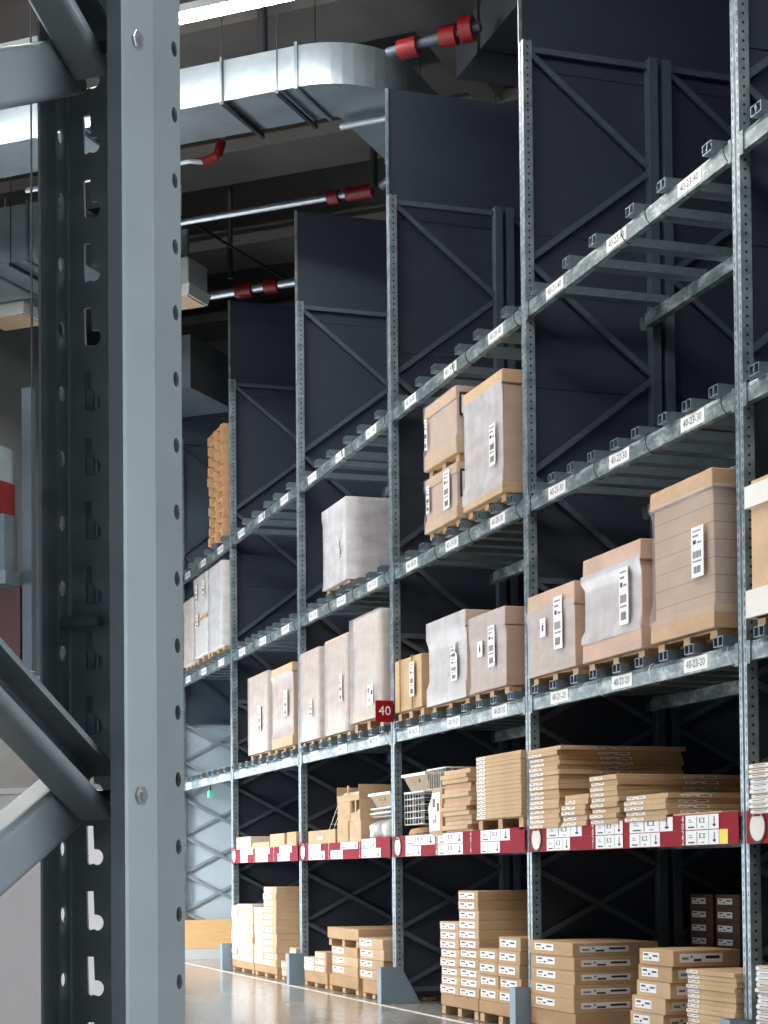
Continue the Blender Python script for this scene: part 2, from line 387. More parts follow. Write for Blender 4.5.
pipe('drop_pipe', [B(22.4, -11.6, 9.7), B(22.4, -11.6, 11)], .04, dark_metal, 'dark vertical pipe just left over the far red couplings')
pipe('drop_pipe', [B(19.9, -8.35, 9.0+.6), B(19.9, -8.35, 11.2)], .045, dark_metal, 'dark vertical pipe right of the red couplings behind the third panel')
pipe('conduit', [B(20.9, -11.6, 10.1), B(23.6, -11.3, 10.0)], .02, dark_metal, 'thin dark conduit slanting under the concrete beam')
pipe('conduit', [B(26.5, -15.4, 9.3), B(26.5, -13.6, 9.3)], .05, pipe_mat, 'pale pipe crossing beyond the farthest panel')
t = thing('air_duct', (7.0, 14, 9.75), 'large dark duct running along above the racks, partly hidden by the tall dark sheets', 'duct')
m = MB(); m.box(6.62, 7.6, 5.5, 17.7, 9.72, 10.2); m.build('duct_body', dark_metal, t)
for y in (8, 11, 14.6, 17): m = MB(); m.box(6.59, 7.63, y, y+.04, 9.69, 10.23); m.build('flange', dark_metal, t)
m = MB()
for y in (8.5, 12.5, 16.5): m.tube([(6.7, y, 10.2), (6.7, y, 11.95)], .01, 5); m.tube([(7.5, y, 10.2), (7.5, y, 11.95)], .01, 5)
m.build('hanger', dark_metal, t)
m = MB(); m.box(15.75, 34, -7.42, -7.12, 10.92, 11.99, fr=B); struct(m.build('trim_8', concrete))
# ------------------------------------------------------------------ right-hand racking
NB = 6                                                    # posts 0..5, plus one nearer
POSN = {-1: 'nearest upright beyond the right edge', 0: 'upright at the right edge', 1: 'second upright from the right', 2: 'third upright from the right',
        3: 'fourth upright from the right', 4: 'fifth upright from the right', 5: 'farthest upright'}
BAYN = {-1: 'cut-off right bay', 0: 'rightmost full bay', 1: 'second bay from right', 2: 'third bay from right', 3: 'fourth bay from right', 4: 'farthest bay'}
def post_prof(fx, y):    # grooved C post: front at fx, occupying y-.1 .. y
    return [(fx, y-.1), (fx, y-.062), (fx+.012, y-.056), (fx+.012, y-.044), (fx, y-.038), (fx, y), (fx+.08, y), (fx+.08, y-.1)]
def extr(prof, z0, z1): return MB().hull([(a, b, z0) for a, b in prof], [(a, b, z1) for a, b in prof])
RT = 8.31
def flat_bar(m, p, q, w=.05, th=.025):
    p = Vector(p); q = Vector(q); t_ = (q-p).normalized(); yv = Vector((0, 1, 0)); s_ = t_.cross(yv).normalized()
    m.obox((p+q)/2, t_, yv, s_, (q-p).length/2, th/2, w/2)
def make_frame(i):
    y = Y0+WB*i; pm = panel_mat; bmt = brace_mat
    t = thing('rack_frame', (X0, y-.05, 0), None, 'rack frame', 'tall rack frames along the aisle')
    t['label'] = {-1: 'rack frame standing nearest, only its edge could show beyond the right side',
                  0: 'galvanised rack frame standing at the right edge of the picture',
                  1: 'rack frame with dark sheet, second upright from the right, right of the double carton stack',
                  2: 'rack frame with dark sheet behind the red flag numbered 40',
                  3: 'rack frame, fourth upright from the right, left of the grey wrapped load',
                  4: 'rack frame beside the tall column of empty pallets, fifth upright from the right',
                  5: 'farthest rack frame, its lower sheet daylit and crossed by lattice braces'}[i]
    o = extr(post_prof(X0, y), 0.01, RT).build('upright', post_mat, t)
    # post local frame for the hole pattern
    sh = Vector((X0, y-.05, 0))
    for fx in (X0+1.17, X0+1.30, X0+2.5):
        e = extr([(fx, y-.1), (fx, y), (fx+.08, y), (fx+.08, y-.1)], 0.01, RT); e.build('rear_upright', brace_mat, t)
    for fx, f2 in ((X0+.08, X0+1.17), (X0+1.38, X0+2.5)):
        zs = [8.25-.9*k for k in range(6)]
        for k in range(5):
            m = MB(); a = (fx, f2) if k % 2 == 0 else (f2, fx)
            flat_bar(m, (a[0], y-.05, zs[k]-.03), (a[1], y-.05, zs[k+1]+.03)); m.build('brace', bmt, t)
        for z in (8.25, 3.76, .14):
            m = MB(); flat_bar(m, (fx, y-.05, z), (f2, y-.05, z)); m.build('horizontal_bar', bmt, t)
        lm = lit_brace if i == 5 else bmt  # far lattice: the daylight on it is painted in as paler steel
        for k in range(6):
            za = 3.73-.6*k; zb = za-.56
            m = MB(); flat_bar(m, (fx, y-.062, za), (f2, y-.062, zb), .045, .02); m.build('lattice_brace', lm, t)
            m = MB(); flat_bar(m, (fx, y-.036, zb), (f2, y-.036, za), .045, .02); m.build('lattice_brace', lm, t)
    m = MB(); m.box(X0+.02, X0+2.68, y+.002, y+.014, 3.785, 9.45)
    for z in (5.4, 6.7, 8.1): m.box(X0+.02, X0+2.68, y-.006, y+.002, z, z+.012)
    m.build('sheet_panel', mat('shaded_end_panel', S(84, 98, 112), .55, .1, .05, 3) if i == 5 else pm, t)  # upper end sheet: shade painted in as a darker colour
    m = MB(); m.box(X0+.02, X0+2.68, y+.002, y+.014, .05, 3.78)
    m.build('lower_sheet_panel', end_panel_lit if i == 5 else pm, t)
    m = MB(); m.box(X0-.002, X0+.03, y-.012, y+.001, RT, 9.45); m.build('edge_strip', post_mat, t)
    xa, xb = X0-.17, X0+.05; m = MB(); m.box(xa, xa+.012, y-.125, y+.0, 0.002, .37)
    for q in (y-.125, y-.01):
        m.hull([(xa+.012, q, .002), (xb+.2, q, .002), (xb+.0, q, .37), (xa+.012, q, .37)], [(xa+.012, q+.01, .002), (xb+.2, q+.01, .002), (xb+.0, q+.01, .37), (xa+.012, q+.01, .37)])
    g = m.build('foot_guard', guard_mat, t); g['label'] = 'blue grey sloped steel foot guard'
    return t
for i in range(-1, 6): make_frame(i)

def text_mesh(txt, size, origin, right, up, m_, cache={}):
    # flat lettering mesh; origin is the centre, right/up give its plane
    if txt not in cache:
        cu = bpy.data.curves.new('lettering', 'FONT'); cu.body = txt; cu.align_x = 'CENTER'; cu.align_y = 'CENTER'; cu.size = 1
        cu.resolution_u = 2; ob = bpy.data.objects.new('tmp', cu); COL.objects.link(ob)
        dg = bpy.context.evaluated_depsgraph_get(); me = bpy.data.meshes.new_from_object(ob.evaluated_get(dg))
        cache[txt] = ([v.co.copy() for v in me.vertices], [list(p.vertices) for p in me.polygons])
        bpy.data.objects.remove(ob); bpy.data.meshes.remove(me); bpy.data.curves.remove(cu)
    v, f = cache[txt]
    return [Vector(origin)+right*(p.x*size)+up*(p.y*size) for p in v], f
RL = Vector((0, -1, 0))                                       # reading direction on an aisle-facing face
def loc_label(parent, x, yc, zc, txt, w=.34, h=.095):
    m = MB(); m.box(x-.003, x-.0005, yc-w/2, yc+w/2, zc-h/2, zc+h/2)
    v, f = text_mesh(txt, h*.78, (x-.004, yc, zc), RL, Zv, None); m.add(v, f, 1)
    m.build('location_label', [white_paper, black_ink], parent)
def price_tag(m, x, y1, y0, z0, z1, big=True):
    # white card with small print, a drawing and an arrow: material 1 white, 2 ink, 3 grey
    m.box(x-.003, x-.0005, y0, y1, z0, z1, 1)
    w = y1-y0; h = z1-z0; X = x-.0045
    def q(a, b, c, d_, mi): m.box(X, X+.001, y1-w*b, y1-w*a, z0+h*c, z0+h*d_, mi)
    q(.08, .27, .12, .22, 2); q(.1, .22, .5, .56, 3); q(.1, .18, .64, .7, 3); q(.34, .36, .1, .9, 3); q(.48, .56, .12, .2, 3); q(.7, .71, .05, .95, 3)
    q(.86, .885, .15, .85, 2); q(.83, .915, .2, .34, 2)
    if big: q(.42, .6, .45, .5, 3); q(.42, .46, .5, .75, 3); q(.55, .58, .5, .75, 3); q(.42, .6, .75, .79, 3)

LV = {'top': (5.95, 6.08, 40), 'upper': (4.318, 4.446, 30), 'lower': (2.66, 2.785, 20)}
LNAME = {'top': 'top beam level', 'upper': 'middle beam level', 'lower': 'lower beam level', 'shelf': 'shelf level with the red price strip'}
def bay_range(i): return Y0+WB*i+.001, Y0+WB*(i+1)-.101
def beam(i, lv):
    ya, yb = bay_range(i); z0, z1, code = LV[lv]
    m = MB(); m.sweep([(0, 0), (.05, 0), (.05, z1-z0), (.012, z1-z0), (0, z1-z0-.03)], [(X0+.005, ya, z0), (X0+.005, yb, z0)], Vector((1, 0, 0)), Zv)
    b = m.build('rack_beam', beam_mat, origin=Vector((X0+.03, (ya+yb)/2, z0)))
    tag(b, 'front rack beam of the %s across the %s' % ({'top': 'top level', 'upper': 'middle level', 'lower': 'lower level'}[lv], BAYN[i]), 'beam', 'front beams of the rack')
    for k, c in enumerate((.17, .5, .83)):
        yc = ya+(yb-ya)*c; loc_label(b, X0+.005, yc, (z0+z1)/2, '40-%d-%d' % (23-3*i-k, code))
    for y in (ya, yb-.05):                                      # end connectors
        m = MB(); m.box(X0-.003, X0+.0045, y, y+.045, z0-.02, z1+.004); m.build('end_connector', beam_mat, b)
    if i < 4:
        for c in ((.03, .36, .47) if lv == 'top' else (.04, .36, .62)):
            y = ya+(yb-ya)*c+random.uniform(-.03, .03); r = []
            for k in range(13):
                a = 2*math.pi*k/12; r.append((X0+.03+.045*math.cos(a), y+.03*math.sin(a), (z0+z1)/2+(z1-z0)*.62*math.sin(a)))
            m = MB(); m.tube(r, .004, 5); m.build('cable_tie', white_metal if lv == 'lower' else dark_metal, b)
    # rear beam
    m = MB(); m.box(X0+1.10, X0+1.165, ya, yb, z0+.02, z1); rb = m.build('rack_beam', beam_mat, origin=Vector((X0+1.13, (ya+yb)/2, z0)))
    tag(rb, 'rear rack beam at the back, %s, %s' % ({'top': 'top level', 'upper': 'middle level', 'lower': 'lower level'}[lv], BAYN[i]), 'beam', 'rear beams of the rack')
    return b
SUP = None
def support_mesh():
    # two open box channels side by side, 1.2 m long
    m = MB(); w, h, th = .062, .068, .006
    for s_ in (-1, 1):
        c = s_*.033
        m.box(-.045, 1.165, c-w/2, c+w/2, h-th, h); m.box(-.045, 1.165, c-w/2, c+w/2, 0, th)
        m.box(-.045, 1.165, c-w/2, c-w/2+th, th, h-th); m.box(-.045, 1.165, c+w/2-th, c+w/2, th, h-th)
    m.box(1.160, 1.165, -.06, .06, th, h-th)
    return m
def centres(i):
    ya, yb = bay_range(i); return [ya+(yb-ya)*c for c in (.17, .5, .83)]
def supports(i, lv):
    global SUP
    z1 = LV[lv][1]; n = 0
    offs = (-.33, .33) if lv == 'top' else (-.4, .0, .38)
    for c in sorted(centres(i), reverse=True):
        for o_ in sorted(offs, reverse=True):
            y = c+o_+random.uniform(-.03, .03); loc = Vector((X0, y, z1))
            lab = 'pallet support on the %s, %s, %s from its left end' % (LNAME[lv].replace(' beam level', ' level'), BAYN[i], ('first', 'second', 'third', 'fourth', 'fifth', 'sixth', 'seventh', 'eighth', 'ninth')[n])
            if SUP is None:
                SUP = support_mesh().build('pallet_support', support_mat, origin=Vector((0, 0, 0))); SUP.location = loc; tag(SUP, lab, 'pallet support', None); s = SUP
            else:
                s = SUP.copy(); COL.objects.link(s); s.location = loc; s['label'] = lab
            s['group'] = 'pallet supports lying across the beams'
            n += 1
for i in range(-1, 5):
    for lv in ('top', 'upper', 'lower'): beam(i, lv); supports(i, lv)

# shelf level: beam, deck, red strip with price cards
ZS0, ZS1 = 1.487, 1.70
def px2y(px, _c={}):                                         # aisle position of a measured picture column on the strip
    d_ = Fv+R2*((px-384)/1805.86)-U2*((835-825.94)/1805.86); return d_.y*(X0-.03)/d_.x
TAGS = {0: [((546, 581), (546, 569)), ((595, 622), (595, 622)), ((629, 672), (629, 659)), ((685, 718), (685, 718))],
        1: [((405, 434), (405, 420)), ((437, 462), (437, 462)), ((480, 509), (480, 499))],
        2: [((308, 320), (308, 324)), ((340, 357), (330, 342)), ((361, 375), (361, 380))],
        3: [((240, 252), (240, 247)), ((255, 269), (255, 267)), ((279, 291), (277, 289))],
        -1: [((785, 830), (785, 815)), ((850, 900), (850, 900)), ((930, 990), (930, 990))]}
VNUM = {0: [(592, '21'), (682, '22')], 1: [(435.5, '18'), (470, '19')], 2: [(328, '15'), (359, '16')], 3: [(253.5, '12'), (273, '13')], -1: [(755.5, '24'), (840, '25')]}
for i in range(-1, 4):
    ya, yb = bay_range(i)
    m = MB(); m.box(X0+.005, X0+.055, ya, yb, 1.52, 1.64)
    b = m.build('shelf_beam', beam_mat, origin=Vector((X0+.03, (ya+yb)/2, 1.52)))
    tag(b, 'shelf beam with red strip and white price cards across the %s' % BAYN[i], 'beam', 'shelf beams with red strips')
    m = MB(); m.box(X0-.02, X0-.012, ya, yb, ZS0, ZS1); m.box(X0-.0215, X0-.02, ya, yb, 1.5925, 1.5945, 1)
    for k in range(5): m.box(X0-.012, X0+.005, ya+.1+k*.8, ya+.13+k*.8, 1.54, 1.62)
    st = m.build('label_strip', [red_mat, mat('red_dark', S(130, 16, 34))], b)
    zm = (ZS0+ZS1)/2
    for (ta, tb) in TAGS[i]:
        for (l_, r_), za, zb in ((ta, zm+.003, ZS1-.006), (tb, ZS0+.006, zm-.003)):
            m = MB(); price_tag(m, X0-.0215, min(px2y(l_), yb-.04), max(px2y(r_), ya+.04), za, zb, (r_-l_) > 20)
            m.build('price_card', [red_mat, white_paper, black_ink, grey_ink], st)
    if i == 0:
        m = MB(); m.box(X0-.0245, X0-.0215, px2y(727), px2y(718.5), ZS0+.006, zm-.003); c_ = m.build('yellow_card', yellow_paper, st)
    for px, num in VNUM[i]:
        m = MB(); yc = px2y(px)
        for tt, zc in (('4', .182), ('0', .132), (num[0], .080), (num[1], .030)):
            v, f = text_mesh(tt, .068, (X0-.0235, yc, ZS0+zc), RL, Zv, None); m.add(v, f, 0)
        m.build('bay_number', white_paper, st)
    # round marker beside the post
    m = MB(); yc = yb-.16 if i >= 0 else yb-.15; R_ = .105
    for r_, xx, mi in ((R_, X0-.026, 0), (R_*.86, X0-.028, 1)):
        ring = [(yc+r_*math.cos(2*math.pi*k/28), zm+r_*math.sin(2*math.pi*k/28)) for k in range(28)]
        m.hull([(xx+.006, p, q) for p, q in ring], [(xx, p, q) for p, q in ring], mi)
    seg = [(yc+.085*math.cos(math.radians(a)), zm+.085*math.sin(math.radians(a))) for a in range(50, 131, 10)]
    m.hull([(X0-.028, p, q) for p, q in seg], [(X0-.03, p, q) for p, q in seg], 2)
    m.build('round_marker', [black_ink, white_card, red_mat], st)
    m = MB(); m.box(X0+.056, X0+1.09, ya+.03, yb-.06, 1.645, 1.672)
    for k in range(4): m.box(X0+.08, X0+1.14, ya+.3+k*.9, ya+.36+k*.9, 1.60, 1.645)
    d_ = m.build('shelf_deck', dark_metal, origin=Vector((X0+.6, (ya+yb)/2, 1.6)))
    tag(d_, 'dark steel shelf deck under the cartons in the %s' % BAYN[i], 'shelf', 'shelf decks behind the red strips')
    m = MB(); m.box(X0+1.10, X0+1.165, ya, yb, 1.5, 1.6); rb = m.build('rack_beam', beam_mat, origin=Vector((X0+1.13, (ya+yb)/2, 1.5)))
    tag(rb, 'rear rack beam under the back of the shelf deck in the %s' % BAYN[i], 'beam', 'rear beams of the rack')

# red flag "40"
yf = Y0+2*WB-.108
t = thing('aisle_number_flag', (X0-.1, yf, 2.88), 'small red flag sign with white number 40 sticking out from the third upright', 'sign')
m = MB(); m.box(X0-.2, X0-.005, yf-.006, yf+.006, 2.865, 3.085)
m.build('plate', red_mat, t, bevel=.003)
m = MB(); v, f = text_mesh('40', .135, (X0-.103, yf-.0075, 2.975), Vector((1, 0, 0)), Zv, None); m.add([p+Vector((0, 0, 0)) for p in v], f); m.build('number', white_paper, t)
m = MB(); m.box(X0-.012, X0-.001, yf-.008, yf+.006, 2.9, 3.05); m.build('bracket', dark_metal, t)

# floor line along the racks
m = MB(); m.box(X0-.22, X0-.18, 6, 28, .0005, .004)
tag(m.build('floor_line', tape_mat, origin=Vector((X0-.12, 17, 0))), 'thin pale line on the floor along the foot of the racks', 'floor marking')

# ------------------------------------------------------------------ pallets, cartons, loads
KX = (X0-.045)/X0
def yy_(y): return y*KX
def zz_(z): return CAM_H+(z-CAM_H)*KX
def make_pallet(x0, x1, ya, yb, z0, h, label, group, nb=3, color=wood, bw=.1):
    t = thing('wooden_pallet', ((x0+x1)/2, (ya+yb)/2, z0), label, 'pallet', group)
    th = .018 if h > .12 else .008
    m = MB(); n = 6
    for k in range(n):
        a = x0+.02+(x1-x0-.02)*k/n; m.box(a+.008, a+(x1-x0-.02)/n-.008, ya, yb, z0+h-th, z0+h)
    m.build('deck_boards', color, t)
    for k in range(3):
        y = [ya+.0, (ya+yb)/2-bw/2, yb-bw][k]
        m = MB(); m.box(x0+.02, x1, y, y+bw, z0, z0+th*.7); m.build('runner', color, t)
        for x in (x0, (x0+x1)/2-.06, x1-.12):
            m = MB(); m.box(x, x+.12, y+.002, y+bw-.002, z0+th*.7, z0+h-th); m.build('block', color, t)
    return t
def mark_label(m, x, y1, y0, z0, z1, kind=0):
    """white label on an aisle-facing face; y1 is its left edge"""
    m.box(x-.003, x, y0, y1, z0, z1, 0); w = y1-y0; h = z1-z0
    def q(a, b, c, d_, mi=1): m.box(x-.0042, x-.003, y1-w*b, y1-w*a, z0+h*c, z0+h*d_, mi)
    if kind == 0: q(.08, .34, .62, .84); q(.4, .52, .2, .42); q(.62, .9, .5, .72); q(.08, .3, .2, .3, 2)
    elif kind == 1:                                            # tall transport label, bar codes
        q(.12, .8, .9, .93, 2); q(.12, .6, .8, .84, 2); q(.14, .4, .66, .74); q(.5, .84, .66, .7, 2)
        for k in range(6): q(.14+k*.12, .2+k*.12, .38, .52)
        q(.12, .84, .3, .33, 2)
        for k in range(5): q(.2+k*.12, .27+k*.12, .08, .22)
    elif kind == 2: q(.35, .65, .3, .62); q(.44, .56, .62, .74)
def side_label(m, y, x0, x1, z0, z1):
    """white label on the face that looks towards the viewer along the aisle"""
    m.box(x0, x1, y-.003, y, z0, z1, 0); w = x1-x0; h = z1-z0
    def q(a, b, c, d_, mi=1): m.box(x0+w*a, x0+w*b, y-.0042, y-.003, z0+h*c, z0+h*d_, mi)
    q(.05, .2, .3, .6, 2); q(.32, .5, .1, .4); q(.6, .93, .4, .75); q(.25, .3, .5, .8, 2)
LM = [white_paper, black_ink, grey_ink]
def carton(name, x0, x1, ya, yb, z0, z1, m_, label, group, fl=None, sl=None, bev=.004, kind=0, cat='box', dark_seam=False):
    mb = MB(); mb.box(x0, x1, ya, yb, z0, z1)
    o = mb.build(name, m_, origin=Vector(((x0+x1)/2, (ya+yb)/2, z0)), bevel=bev)
    tag(o, label, cat, group)
    if fl:                                                     # (left offset, width, height, z offset)
        a, w, h, dz = fl; m = MB(); mark_label(m, x0, yb-a, max(yb-a-w, ya+.004), z0+dz, z0+dz+h, kind); m.build('shipping_label', LM, o)
    if sl:
        a, w, h, dz = sl; m = MB(); side_label(m, ya, x0+a, x0+a+w, z0+dz, z0+dz+h); m.build('side_label', LM, o)
    return o
R = random.uniform
def stack(desc, y1, y0, z0, z1, n, dep, m_list, kind='carton', fl=None, sl=None, xo=0, jy=.008, jx=.01, drift=0, grp=None, noun='carton', wt='kraft'):
    y1, y0 = yy_(y1), yy_(y0); h = (z1-z0)/n
    y1, y0 = clampy(y1+jy, y0-jy); y1 -= jy; y0 += jy
    for k in range(n):
        dy = R(-jy, jy)+drift*(n-1-k); dx = R(-jx, jx)*.8+xo
        carton(kind, X0-.04+dx, X0-.04+dx+dep, y0+dy, y1+dy, z0+k*h, z0+(k+1)*h, random.choice(m_list),
               '%s, %s in the %s' % (noun, nth(k, n), desc), grp or 'cartons of the '+desc, fl, sl, min(.005, h*.12))

# --- floor level, rightmost full bay
def clampy(y1, y0):
    i = math.floor(((y1+y0)/2-Y0)/WB); return min(y1, Y0+WB*(i+1)-.135), max(y0, Y0+WB*i+.015)
def floor_pallet(y1, y0, h, desc, dep=1.0, z=0.004):
    return make_pallet(X0-.03, X0-.03+dep, yy_(y0), yy_(y1), z, h-z, 'low floor pallet under the '+desc, 'floor pallets', 3)
def tray(y1, y0, z0, z1, desc, dep=1.0, m_=None):
    carton('base_carton', X0-.035, X0-.035+dep, yy_(y0), yy_(y1), z0, z1, m_ or kraft3, 'plain kraft base carton under the '+desc, 'base cartons on pallets')
K = [kraft, kraft2, kraft3]
floor_pallet(13.93, 13.03, .08, 'five broad cartons right of the second upright')
tray(13.93, 13.03, .08, .215, 'five broad cartons right of the second upright', .74)
stack('broad stack right of the second upright', 13.94, 13.04, .215, .765, 5, .74, [kraft], 'flat_carton', (.12, .38, .055, .035), (.06, .42, .048, .035), jy=.012)
floor_pallet(12.0, 11.3, .1, 'leaning stack of wide cartons in the rightmost bay', .6)
tray(12.03, 11.36, .1, .2, 'leaning stack of wide cartons in the rightmost bay', .5)
stack('leaning stack beside the thin packs', 11.86, 11.33, .2, .77, 5, .52, [kraft, kraft2], 'flat_carton', (.06, .26, .06, .03), (.05, .33, .06, .03), jy=.01, drift=.045)
floor_pallet(11.13, 10.48, .1, 'flat packs left of the edge post', .5)
stack('pile of thin packs left of edge post', 11.13, 10.42, .1, .655, 17, .5, [tan, kraft2], 'flat_pack', (.0, .16, .02, .006), None, jy=.012, noun='flat pack')
# cartons on the rear rack, their deep shade put into a darker colour
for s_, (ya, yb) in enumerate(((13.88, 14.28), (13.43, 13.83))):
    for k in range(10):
        carton('carton', 7.22, 7.8, ya-.45, yb-.45, .004+k*.112, .004+(k+1)*.112, card('kraft_shade', S(92, 68, 54)), 'shaded carton in the rear rack, %s in the %s dark stack' % (nth(k, 10), ('left', 'right')[s_]), 'shaded cartons in the rear rack', (.04, .24, .05, .03), None)
# nearest cut-off bay
floor_pallet(10.24, 9.2, .1, 'pale packs right of the edge post', .8)
stack('white-edged floor pile right of edge post', 10.2, 9.4, .1, .72, 18, .7, [tan, white_card], 'flat_pack', (.0, .6, .02, .006), None, noun='flat pack', wt='pale')
stack('white-edged shelf pile right of edge post', 10.24, 9.55, 1.674, 1.99, 10, .9, [tan, white_card], 'flat_pack', (.0, .6, .02, .006), None, noun='flat pack', wt='pale')
# second bay, floor
floor_pallet(16.13, 15.17, .09, 'tall twin columns in the second bay'); floor_pallet(15.12, 14.14, .09, 'lower twin columns in the second bay')
tray(16.14, 15.16, .09, .2, 'tall twin columns in the second bay', .95); tray(15.14, 14.13, .09, .2, 'lower twin columns in the second bay', .95)
SL = (.05, .38, .055, .014)
stack('left floor column beside the empty gap', 16.13, 15.625, .2, .87, 8, .95, [kraft2], 'carton', (.03, .38, .052, .014), jy=.004, wt='labelled')
stack('tallest floor column of second bay', 15.615, 15.11, .2, 1.16, 11, .95, [kraft2, kraft], 'carton', (.03, .38, .055, .014), jy=.004, wt='labelled')
stack('third column from the left, second bay floor', 15.1, 14.66, .2, .655, 4, .95, [kraft], 'carton', (.03, .34, .06, .03), jy=.004, wt='labelled')
stack('second bay floor column left of foot guard', 14.645, 14.15, .2, .77, 5, .95, [kraft], 'carton', (.04, .36, .06, .03), jy=.006, wt='labelled')
# third bay, floor
D3 = 'in the third bay'
floor_pallet(20.99, 20.02, .06, 'smallest group of cartons '+D3, .8); tray(20.99, 20.02, .06, .19, 'smallest group of cartons '+D3, .8)
stack('low left column, third bay floor', 20.98, 20.54, .19, .345, 2, .8, [kraft2, kraft_pale], 'carton', (.04, .33, .045, .015), wt='small')
stack('low right column, third bay floor', 20.52, 20.05, .19, .425, 3, .8, [kraft2], 'carton', (.04, .33, .045, .015), wt='small')
floor_pallet(19.92, 18.81, .07, 'middle pile '+D3); tray(19.92, 18.81, .07, .2, 'middle pile '+D3, .95)
stack('middle pile, third bay floor', 19.82, 18.83, .2, .515, 3, .9, [kraft, kraft2], 'carton', (.05, .42, .06, .03))
make_pallet(X0-.03, X0+.9, yy_(18.79), yy_(19.94), .515, .085, 'small wooden pallet lying on top of the middle pile in the third bay', 'upper pallets')
carton('flat_carton', X0-.04, X0+.95, yy_(18.77), yy_(19.97), .6, .725, kraft, 'large flat carton on the raised pallet in the third bay', None, None)
floor_pallet(18.64, 17.88, .06, 'right pile '+D3); tray(18.64, 17.88, .06, .2, 'right pile '+D3, .95)
stack('floor pile next to the slanted foot guard', 18.72, 17.88, .2, .64, 4, .95, [kraft, kraft2], 'carton', (.05, .4, .06, .03), jy=.03)
carton('carton', X0+.45, X0+.85, yy_(17.9), yy_(18.4), .64, .75, kraft_pale, 'small pale carton at the back on the right pile of the third bay', None, (.03, .2, .05, .03))
# fourth bay, floor
floor_pallet(24.78, 23.55, .06, 'widest group of the fourth bay'); floor_pallet(23.45, 22.33, .06, 'tallest group of the fourth bay')
tray(24.8, 23.52, .06, .155, 'widest group of the fourth bay'); tray(23.48, 22.31, .06, .155, 'tallest group of the fourth bay')
stack('leftmost column, fourth bay floor', 24.78, 24.46, .155, .91, 9, 1.0, [kraft2, kraft_pale], 'carton', (.02, .26, .055, .014), jy=.004, wt='pale')
stack('wide fourth bay floor column, second from left', 24.44, 23.56, .155, .93, 9, 1.0, [kraft2, kraft_pale], 'carton', (.02, .62, .055, .014), jy=.006, wt='pale')
stack('narrow floor column left of tallest, fourth bay', 23.46, 22.98, .155, .90, 9, 1.0, [kraft2, kraft_pale], 'carton', (.02, .38, .055, .014), jy=.004, wt='pale')
stack('tallest column, fourth bay floor', 22.96, 22.31, .155, 1.17, 12, 1.0, [kraft2], 'carton', (.02, .42, .055, .014), jy=.004, wt='pale')
floor_pallet(22.06, 21.36, .06, 'stepped little cartons of the fourth bay', .8)
stack('low front step left of fourth upright guard', 22.08, 21.87, .06, .25, 2, .8, [kraft2], 'carton', (.02, .15, .04, .03), wt='little')
stack('middle step left of fourth upright guard', 21.85, 21.66, .06, .35, 3, .8, [kraft2], 'carton', (.02, .14, .04, .03), wt='little')
stack('top step behind fourth upright guard', 21.64, 21.36, .06, .43, 4, .8, [kraft2, kraft_pale], 'carton', (.02, .3, .04, .03), wt='little')

# --- shelf level
ZB = 1.674
stack('tall shelf pile right of second upright', 13.9, 13.3, ZB, 2.29, 16, 1.1, [tan, kraft2, kraft], 'flat_pack', (.02, .26, .018, .008), (.36, .28, .018, .008), jy=.02, jx=.015, noun='flat pack')
carton('flat_pack', X0-.045, X0+1.06, yy_(13.24), yy_(13.93), 2.29, 2.325, kraft2, 'wide thin flat pack lying askew on top of the tall shelf pile', 'thin flat packs', None, (.3, .3, .016, .008))
stack('low shelf pile between two taller piles', 13.24, 12.78, ZB, 1.84, 4, 1.05, [tan, kraft2], 'flat_pack', (.02, .24, .02, .008), None, jy=.015, noun='flat pack')
carton('flat_pack', X0-.03, X0+.9, yy_(12.76), yy_(13.2), 1.84, 1.885, tan, 'labelled flat pack on the low pile right of the tall shelf pile', 'thin flat packs', (.02, .18, .025, .01))
carton('flat_pack', X0-.02, X0+.9, yy_(12.76), yy_(13.22), 1.885, 1.92, tan, 'uppermost flat pack of the low pile right of the tall shelf pile', 'thin flat packs')
stack('middle shelf pile of rightmost full bay', 12.69, 12.21, ZB, 2.04, 9, 1.1, [tan, kraft2, kraft], 'flat_pack', (.02, .22, .018, .01), (.55, .28, .018, .01), jy=.015, jx=.015, noun='flat pack')
stack('short shelf pile nearest the edge post', 12.09, 11.42, ZB, 1.865, 5, 1.08, [tan, kraft2], 'flat_pack', (.02, .3, .018, .01), (.1, .24, .018, .01), jy=.02, jx=.015, noun='flat pack')
carton('flat_pack', X0+.0, X0+.9, yy_(10.7), yy_(11.4), ZB, ZB+.04, tan, 'single flat pack lying low right of the short shelf pile', 'thin flat packs')
stack('crooked shelf pile beside the wire baskets', 16.02, 15.32, ZB, 2.27, 14, .95, [card('rosy', S(204, 166, 134)), kraft2, tan], 'flat_pack', None, None, jy=.035, jx=.03, noun='flat pack', wt='crumpled')
make_pallet(X0-.02, X0+.9, yy_(14.09), yy_(15.14), ZB, .115, 'wooden pallet on the shelf under the neat block of packs', 'upper pallets')
stack('neat block on the shelf pallet', 15.14, 14.09, ZB+.115, 2.345, 16, .95, [tan], 'flat_pack', (.02, .2, .024, .004), None, jy=.004, jx=.004, noun='flat pack')
carton('carton', X0-.04, X0+.5, yy_(19.63), yy_(20.76), ZB, 1.83, tan, 'long low carton on the shelf left of the open-fronted boxes', None, (.4, .2, .04, .05))
carton('carton', X0-.04, X0+.7, yy_(19.12), yy_(19.54), ZB, 1.9, tan, 'upright carton, lower left of the group left of the white basket', None)
carton('carton', X0-.03, X0+.7, yy_(18.68), yy_(19.1), ZB, 1.9, kraft2, 'upright carton, lower right of the group left of the white basket', None)
carton('carton', X0-.035, X0+.7, yy_(19.05), yy_(19.54), 1.9, 2.12, tan, 'square carton on the second tier left of the white basket', None)
